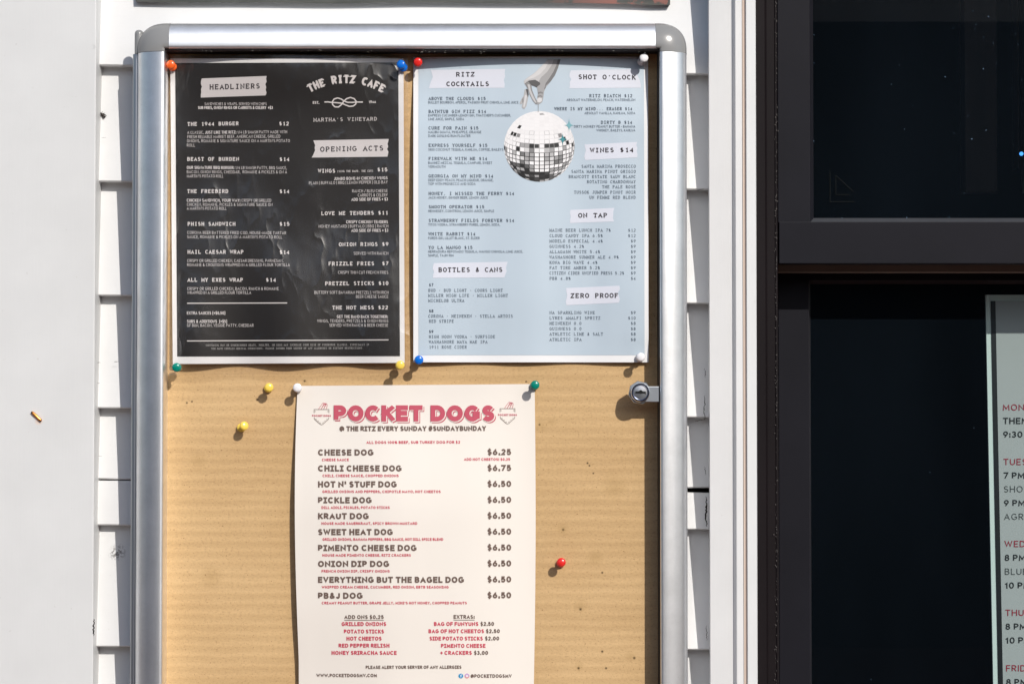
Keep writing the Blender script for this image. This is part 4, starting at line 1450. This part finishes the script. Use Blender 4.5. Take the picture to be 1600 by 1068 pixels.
hp(.50, 2, (212, 268), (238, 262), (245, 310), (237, 360), (227, 405), (211, 430), (193, 422), (188, 405), (196, 384), (181, 392), (171, 380), (187, 345), (204, 318))
hp(.70, 3, (215, 310), (232, 318), (222, 375), (212, 412), (200, 412), (206, 370))
hp(.12, 3, (222, 262), (240, 264), (247, 310), (239, 334), (230, 300))
hp(.30, 3, (190, 350), (203, 330), (204, 370), (196, 384), (192, 372))
a, b_ = ribbon([(780 + 326 / 5.34, 90 + 388 / 5.34), (780 + 325 / 5.34, 90 + 455 / 5.34)], 0.35)
hand.mb.strip([[hand.pt(*p, 5) for p in a], [hand.pt(*p, 5) for p in b_]])
tone.append(.22)
build_toned(hand, tone, 'hand_print', bl)


def star(cx, cy, rx, ry, mt, k):
    i_ = Ink(d_blue, 0.00062 + k * 0.0001)
    pts = []
    for q in range(4):
        for s in range(8):
            a0 = math.pi / 2 * q
            t = s / 8
            # four concave sides
            ux, uy = (1 - t) ** 2.3, t ** 2.3
            ca, sa = round(math.cos(a0)), round(math.sin(a0))
            pts.append((cx + rx * (ux * ca - uy * sa), cy + ry * (ux * sa + uy * ca)))
    for q in range(len(pts)):
        i_.mb.add([i_.pt(cx, cy), i_.pt(*pts[q]), i_.pt(*pts[(q + 1) % len(pts)])], [(0, 1, 2)])
    i_.build('star_print', M[mt], bl)


star(889.2, 195.8, 9.2, 13.5, 'teal_l', 0)
star(879.3, 217.7, 8.8, 12.0, 'teal_d', 1)
settle(bl)


# ------------------------------------------------------------------ cream hot dog menu
def d_dog(px, py):
    u, v = (px - 465) / 370.0, (py - 601) / 478.0
    grow = sm(0.0, 0.45, v)
    lift = 0.0022 + 0.0085 * (1 - u) * grow * (1 - 0.45 * sm(0.7, 1.0, v))
    lift += 0.0115 * math.sin(math.pi * min(max(u, 0), 1)) * (0.45 + 0.55 * grow)
    lift += 0.0005 * math.sin(16 * u + 2)
    return -lift


dg = thing('hot_dog_menu', 'cream hot dog menu headed POCKET DOGS in pink, pinned in the lower middle', 'menu', tuple(W(650, 1079, 0)))
sheet('sheet', [(465, 602.6), (835.4, 599.6), (834, 1078), (467, 1081)], d_dog, 0.0, M['paper_cream'], dg,
      warp=lambda x, y, u, v: (x - 5.2 * math.sin(math.pi * min(1, v * 1.12) ** 0.9) * (1 - u) ** 2 + 2.2 * math.sin(math.pi * v) * u ** 3, y))
# big pink title with a cream keyline and a pink drop edge
T = [('POCKET', 521.4, 660.3), ('DOGS', 672.6, 772.6)]
e1, e2, e3 = Ink(d_dog, 0.00030), Ink(d_dog, 0.00050), Ink(d_dog, 0.00070)
for s, x0, x1 in T:
    e1.text(s, x0, x1, 658.0, 25.3, 'heavy', .30, dx=2.5, dy=2.5, grow=0.1)
    e1.text(s, x0, x1, 658.0, 25.3, 'heavy', .30, dx=1.3, dy=1.5)
    e2.text(s, x0, x1, 658.0, 25.3, 'heavy', .30, dx=0.7, dy=0.7, grow=0.75)
    e3.text(s, x0, x1, 658.0, 25.3, 'heavy', .30)
ttl = e3.build('title_lettering', M['ink_pink'], dg)
e1.build('drop_edge', M['ink_pink'], ttl)
e2.build('keyline', M['paper_cream'], ttl)
p1, p2 = Ink(d_dog, 0.0003), Ink(d_dog, 0.0003)
HV = .27
p1.text('@ THE RITZ EVERY SUNDAY #SUNDAYBUNDAY', 530.3, 759.5, 673.3, 8.0, 'heavy', HV, 672.8)
p2.text('ALL DOGS 100% BEEF, SUB TURKEY DOG FOR $2', 572.5, 719, 692.9, 4.4, 'heavy', .24, 692.5)
items = [('CHEESE DOG', 583.7, '$6.25', 'CHEESE SAUCE', 503, 545), ('CHILI CHEESE DOG', 627.6, '$6.75', 'CHILI, CHEESE SAUCE, CHOPPED ONIONS', 504, 623),
         ("HOT N' STUFF DOG", 620, '$6.50', 'GRILLED ONIONS AND PEPPERS, CHIPOTLE MAYO, HOT CHEETOS', 503.7, 688.6), ('PICKLE DOG', 580.8, '$6.50', 'DILL AIOLI, PICKLES, POTATO STICKS', 502.4, 609),
         ('KRAUT DOG', 576.2, '$6.50', 'HOUSE MADE SAUERKRAUT, SPICY BROWN MUSTARD', 502.4, 652), ('SWEET HEAT DOG', 613.8, '$6.50', 'GRILLED ONIONS, BANANA PEPPERS, BBQ SAUCE, HOT DILL SPICE BLEND', 504, 692.5),
         ('PIMENTO CHEESE DOG', 651, '$6.50', 'HOUSE MADE PIMENTO CHEESE, RITZ CRACKERS', 503.7, 642), ('ONION DIP DOG', 608.2, '$6.50', 'FRENCH ONION DIP, CRISPY ONIONS', 502.4, 609),
         ('EVERYTHING BUT THE BAGEL DOG', 725, '$6.50', 'WHIPPED CREAM CHEESE, CUCUMBER, RED ONION, EBTB SEASONING', 502.7, 701),
         ('PB&J DOG', 566.7, '$6.50', "CREAMY PEANUT BUTTER, GRAPE JELLY, MIKE'S HOT HONEY, CHOPPED PEANUTS", 502.7, 729.5)]
for i, (nm, xe, pr, sb, sx0, sx1) in enumerate(items):
    b = 711.3 + 24.83 * i
    p1.text(nm, 496.8, xe, b, 9.8, 'heavy', HV)
    p1.text(pr, 761.4, 798.8, b - 0.7, 9.8, 'heavy', HV)
    p2.text(sb, sx0, sx1, b + 8.6, 4.2, 'heavy', .23)
p2.text('ADD HOT CHEETOS! $0.25', 725, 797, 719.2, 4.2, 'heavy', .23)
p1.text('ADD ONS $0.25', 538, 599.6, 966.3, 6.2, 'heavy', .24)
p1.stroke([(538, 968.2), (570, 968.2), (599.6, 968.2)], 0.4, 9)
p1.text('EXTRAS:', 708.7, 741.7, 966, 6.2, 'heavy', .24)
p1.stroke([(708.7, 967.9), (725, 967.9), (741.7, 967.9)], 0.4, 9)
for s, x0, x1, b in (('GRILLED ONIONS', 533.7, 603.5, 977.2), ('POTATO STICKS', 537.3, 600, 988.8), ('HOT CHEETOS', 541.4, 596.3, 999.9), ('RED PEPPER RELISH', 529, 608.6, 1010.9),
                     ('HONEY SRIRACHA SAUCE', 518, 619.8, 1022.2), ('BAG OF FUNYUNS', 678, 747.6, 977.1), ('BAG OF HOT CHEETOS', 669.5, 756.4, 988.4), ('SIDE POTATO STICKS', 671, 754.5, 999.8),
                     ('PIMENTO CHEESE', 689, 758.6, 1011.2), ('+ CRACKERS', 688, 737.3, 1022.2)):
    p2.text(s, x0, x1, b, 6.3, 'heavy', .25)
for s, x0, x1, b in (('$2.50', 750.7, 772, 977), ('$2.50', 759.3, 781, 988.3), ('$2.00', 757.8, 780, 999.7), ('$3.00', 740.6, 762.6, 1022.2)):
    p1.text(s, x0, x1, b, 6.3, 'heavy', .25)
p1.text('PLEASE ALERT YOUR SERVER OF ANY ALLERGIES', 571.4, 721, 1044.2, 5.2, 'heavy', .24, 1043.9)
p1.text('WWW.POCKETDOGSMV.COM', 494.3, 589, 1057, 5.4, 'heavy', .24)
p1.text('@POCKETDOGSMV', 735.3, 799.5, 1058, 5.6, 'heavy', .24)
p1.build('lettering', M['ink_brown'], dg)
p2.build('pink_lettering', M['ink_red'], dg)


# pocket emblem at each end of the title
def emblem(ox, oy):
    """ox, oy: left top of the pocket"""
    q1, q2 = Ink(d_dog, 0.0003), Ink(d_dog, 0.0003)
    w = 23.2
    k = 0.36
    q1.stroke([(ox + 6, oy), (ox, oy), (ox, oy + 5.5)], k)
    q1.stroke([(ox + 6, oy), (ox + w, oy), (ox + w, oy + 5.5)], k, 1)
    q1.stroke([(ox + .2, oy + 12.5), (ox + .6, oy + 15.2), (ox + 9.5, oy + 23), (ox + 11.6, oy + 23.8), (ox + 13.7, oy + 23), (ox + w - .6, oy + 15.2), (ox + w - .2, oy + 12.5)], k, 2)
    for (x0, y0, x1, y1) in ((2.2, 14.4, 4.2, 16.2), (5.4, 17.2, 7.2, 18.8), (8.6, 20, 10.4, 21.4), (13.0, 21.3, 14.8, 19.8), (16, 18.8, 17.8, 17.2), (19, 16.2, 21, 14.4), (1.6, 1.6, 1.6, 4.2), (w - 1.6, 1.6, w - 1.6, 4.2)):
        q1.stroke([(ox + x0, oy + y0), (ox + x1, oy + y1)], 0.25, 3)
    for dx in (0, 4.2, 8.2):
        q2.stroke([(ox + 7 + dx, oy - .6), (ox + 9.6 + dx * .85, oy - 4.6), (ox + 13.2 + dx * .55, oy - 9.4), (ox + 15.2 + dx * .55, oy - 10.2 + dx * .15), (ox + 16.4 + dx * .5, oy - 8.6 + dx * .2),
                   (ox + 13.6 + dx * .8, oy - 4.4), (ox + 10.6 + dx, oy - .6)], 0.34, 4)
    q2.text('POCKET DOGS', ox - 3.2, ox + 26.2, oy + 11.3, 3.0, 'heavy', .26)
    o1 = q1.build('pocket_emblem', M['ink_brown'], dg)
    q2.build('sausage_lines', M['ink_pink'], o1)


emblem(490.8, 639.3)
emblem(781.4, 638.0)


def disc(cx, cy, r, mt, mark):
    q = Ink(d_dog, 0.0003)
    q.poly([(cx + r * math.cos(2 * math.pi * k / 20), cy + r * math.sin(2 * math.pi * k / 20)) for k in range(20)])
    o1 = q.build('network_icon', M[mt], dg)
    q = Ink(d_dog, 0.0004)
    for s in mark:
        q.stroke([(cx + x, cy + y) for x, y in s], 0.42)
    q.build('icon_mark', M['paper_white'], o1)


disc(720.1, 1055.1, 3.7, 'net_blue', [[(1.2, -2.0), (.5, -2.0), (.1, -1.4), (.1, 2.6)], [(-.9, -.3), (1.1, -.3)]])
disc(729.7, 1055.1, 3.6, 'net_pink', [[(-1.7, -1.7), (1.7, -1.7), (1.7, 1.7), (-1.7, 1.7), (-1.7, -1.7)], arc(0, 0, .8, .8, 0, 360, 8)])
settle(dg)


# ------------------------------------------------------------------ poster behind the window glass
PY = 0.108


def d_post(px, py):
    return PY


sp = thing('schedule_poster', 'framed weekly schedule poster behind the lower window pane', 'poster', tuple(W(1750, 1500, PY)))
lean = lambda y: (y - 461) * 12.0 / 607.0
pe = MB()
yy = PY


def para(mb, x0, x1, y0, y1, y, thick=0.0):
    a, b, c_, d = W(x0 + lean(y0), y0, y), W(x1 + lean(y0), y0, y), W(x1 + lean(y1), y1, y), W(x0 + lean(y1), y1, y)
    vs = [a, b, c_, d]
    fs = [(0, 1, 2, 3)]
    if thick:
        vs += [v + Vector((0, thick, 0)) for v in (a, b, c_, d)]
        fs += [(4, 5, 6, 7), (0, 1, 5, 4), (1, 2, 6, 5), (2, 3, 7, 6), (3, 0, 4, 7)]
    mb.add(vs, fs)


para(pe, 1540, 1960, 460.5, 1520, yy, 0.003)
pe.build('backing_card', M['poster_edge'], sp)
pe = MB(); para(pe, 1547.6, 1556, 470, 1510, yy - 0.0006)
pe.build('dark_edge', M['poster_black'], sp)
pe = MB(); para(pe, 1555.2, 1944, 470, 1510, yy - 0.0009)
pe.build('sheet', M['poster'], sp)
r1, r2, r3 = 'poster_red', 'poster_ink', 'poster_ink2'
for ink_, s, b, n_, bold in ((r1, 'MONDAY', 641, 6, .15), (r2, 'THEME', 662, 5, .19), (r2, '9:30 PM', 683.2, 6, .19), (r1, 'TUESDAY', 726, 7, .15), (r2, '7 PM', 747.2, 4, .19),
                             (r3, 'SHOW', 768.6, 4, .12), (r2, '9 PM', 790.2, 4, .19), (r3, 'AGRE', 811.5, 4, .12), (r1, 'WEDNESDAY', 854, 9, .15), (r2, '8 PM', 875.6, 4, .19),
                             (r3, 'BLUE', 897.2, 4, .12), (r2, '10 PM', 918.8, 5, .19), (r1, 'THURSDAY', 961.4, 8, .15), (r2, '8 PM', 983, 4, .19), (r2, '10 PM', 1004.5, 5, .19),
                             (r1, 'FRIDAY', 1048, 6, .15), (r2, '8 PM', 1069.6, 4, .19), (r2, '10 PM', 1091, 5, .19)):
    x0 = 1567 + (b - 641) * 5.0 / 407
    tot = sum(glyph(c_, 'sans')[0] for c_ in s) - .36
    cap = 9.9
    q = Ink(d_post, 0.0013)
    q.text(s, x0, x0 + tot * cap * 1.07, b, cap, 'sans', bold)
    q.build('lettering', M[ink_], sp)
settle(sp)
ld = MB()
c0 = W(1596.5, 240, 0.45)
ld.lathe([(0.0003, 0.0), (0.0016, 0.0004), (0.0022, 0.0012), (0.0022, 0.0024)], Matrix.Translation(c0) @ Matrix.Rotation(-math.pi / 2, 4, 'X'), 16)
ld = ld.build('indicator_light', M['led'], smooth=True)
tag(ld, 'tiny glowing blue light inside the upper window pane at the right edge', 'light')

# ------------------------------------------------------------------ push pins
PROF = [(0.0038, 0.0016), (0.0040, 0.0021), (0.0039, 0.0028), (0.0031, 0.0034), (0.0021, 0.0042), (0.0018, 0.0068), (0.0019, 0.0098), (0.0026, 0.0126), (0.0037, 0.0136),
        (0.0041, 0.0142), (0.0040, 0.0150), (0.0036, 0.0157), (0.0027, 0.0162), (0.0013, 0.01645), (0.0003, 0.0165)]
NEED = [(0.0005, -0.007), (0.0005, 0.0020)]
pins = [('orange', (270, 105), (266.2, 100.6), d_black, 'orange push pin at the top left corner of the black food menu'),
        ('blue', (630.6, 106.5), (626.0, 100.0), d_black, 'blue push pin at the top right corner of the black food menu'),
        ('green', (276.8, 574.2), (275.6, 573.5), d_black, 'green push pin at the bottom left corner of the black food menu'),
        ('yellow', (624.4, 570.8), (625.4, 570.0), d_black, 'yellow push pin at the bottom right corner of the black food menu'),
        ('red', (653.2, 98.0), (653.0, 97.2), d_blue, 'red push pin at the top left corner of the blue drinks menu'),
        ('white', (1001.6, 97.4), (1006.8, 89.6), d_blue, 'white push pin at the top right corner of the blue drinks menu'),
        ('blue', (654.4, 562.6), (654.6, 562.0), d_blue, 'blue push pin at the bottom left corner of the blue drinks menu'),
        ('white', (1000.0, 558.4), (1001.4, 557.4), d_blue, 'white push pin at the bottom right corner of the blue drinks menu'),
        ('white', (465.2, 606.3), (464.6, 605.4), d_dog, 'white push pin at the top left corner of the cream hot dog menu'),
        ('green', (835.0, 602.4), (836.2, 601.0), d_dog, 'green push pin at the top right corner of the cream hot dog menu'),
        ('yellow', (419.0, 606.6), (420.5, 604.8), None, 'yellow push pin alone in bare cardboard left of the white pin'),
        ('yellow', (376.2, 668.4), (382.6, 664.2), None, 'tilted yellow push pin in bare cardboard, the lower of the loose pair'),
        ('red', (876.0, 879.2), (877.2, 877.6), None, 'red push pin alone in bare cardboard right of the cream hot dog menu')]
me_head, me_needle = {}, None
for col, b_px, c_px, dep, lab in pins:
    yb = (dep(*b_px) - 0.0006) if dep else 0.0
    p0 = W(*b_px, yb)
    p1_ = W(*c_px, yb - 0.0162)
    ax = (p1_ - p0).normalized()
    rot = ax.to_track_quat('Z', 'Y').to_matrix().to_4x4()
    t = thing('push_pin', lab, 'push pin', tuple(p0), 'push pins on the notice board')
    del t['_base']
    t.location = p0
    t.rotation_euler = rot.to_euler()
    if col not in me_head:
        h = MB(); h.lathe(PROF, Matrix(), 28)
        o = h.build('head', PIN[col], t, smooth=True, auto=50)
        me_head[col] = o.data
    else:
        o = bpy.data.objects.new('head', me_head[col]); C.objects.link(o); o.parent = t
    if me_needle is None:
        h = MB(); h.lathe(NEED, Matrix(), 10)
        o = h.build('needle', M['steel'], t, smooth=True)
        me_needle = o.data
    else:
        o = bpy.data.objects.new('needle', me_needle); C.objects.link(o); o.parent = t

# ------------------------------------------------------------------ small things on the wall
# a staple: crown bar and two legs, driven in at a slant
a_, b_ = W(50.5, 644.0, CB_Y - 0.0012), W(63.5, 656.0, CB_Y - 0.0012)
sk = MB()
dv = (b_ - a_)
rt = dv.to_track_quat('Z', 'Y').to_matrix().to_4x4()
sk.lathe([(0.0004, -0.0003), (0.00125, 0.0), (0.0014, 0.0012), (0.0014, dv.length - 0.0012), (0.00125, dv.length), (0.0004, dv.length + 0.0003)], Matrix.Translation(a_) @ rt, 14)
for e in (a_, b_):
    sk.lathe([(0.0011, -0.001), (0.0011, 0.010)], Matrix.Translation(e) @ Matrix.Rotation(-math.pi / 2, 4, 'X'), 8)
sk = sk.build('staple', M['staple'], smooth=True, auto=50)
tag(sk, 'copper coloured staple set at a slant in the white corner board', 'staple')
# a small fly: one body with head, abdomen, wings and legs joined
fl = MB()
wy = WALL_T + (WALL_B - WALL_T) * 0.45 - 0.0012
c0 = W(160, 179.5, wy)


def blob(cx, cz, rx, rz, ry, ang):
    n, mrows = 10, []
    ca, sa = math.cos(ang), math.sin(ang)
    for i in range(7):
        th = math.pi * i / 6
        row = []
        for k in range(n + 1):
            a = 2 * math.pi * k / n
            x, z, y = rx * math.cos(th), rz * math.sin(th) * math.cos(a), ry * math.sin(th) * math.sin(a)
            row.append(c0 + Vector((cx + x * ca - z * sa, y, cz + x * sa + z * ca)))
        mrows.append(row)
    fl.strip(mrows)


for (cx, cz, rx, rz, ry, an) in ((0, 0, .0022, .0011, .001, -.7), (-.0018, .0015, .0009, .0009, .0008, 0), (.0016, -.0014, .0016, .0008, .0008, -.9),
                                 (.0020, .0002, .0024, .0005, .0003, -.55), (.0002, -.0020, .0024, .0005, .0003, -1.1),
                                 (-.0022, .0002, .0014, .00022, .0002, .5), (-.0004, .0022, .0014, .00022, .0002, 1.0), (.0012, .0014, .0015, .0002, .0002, .2), (-.0016, -.0010, .0014, .0002, .0002, -1.9)):
    blob(cx, cz, rx, rz, ry, an)
fl = fl.build('fly', M['fly'], smooth=True)
tag(fl, 'small dark fly resting on the white clapboard left of the board', 'fly')
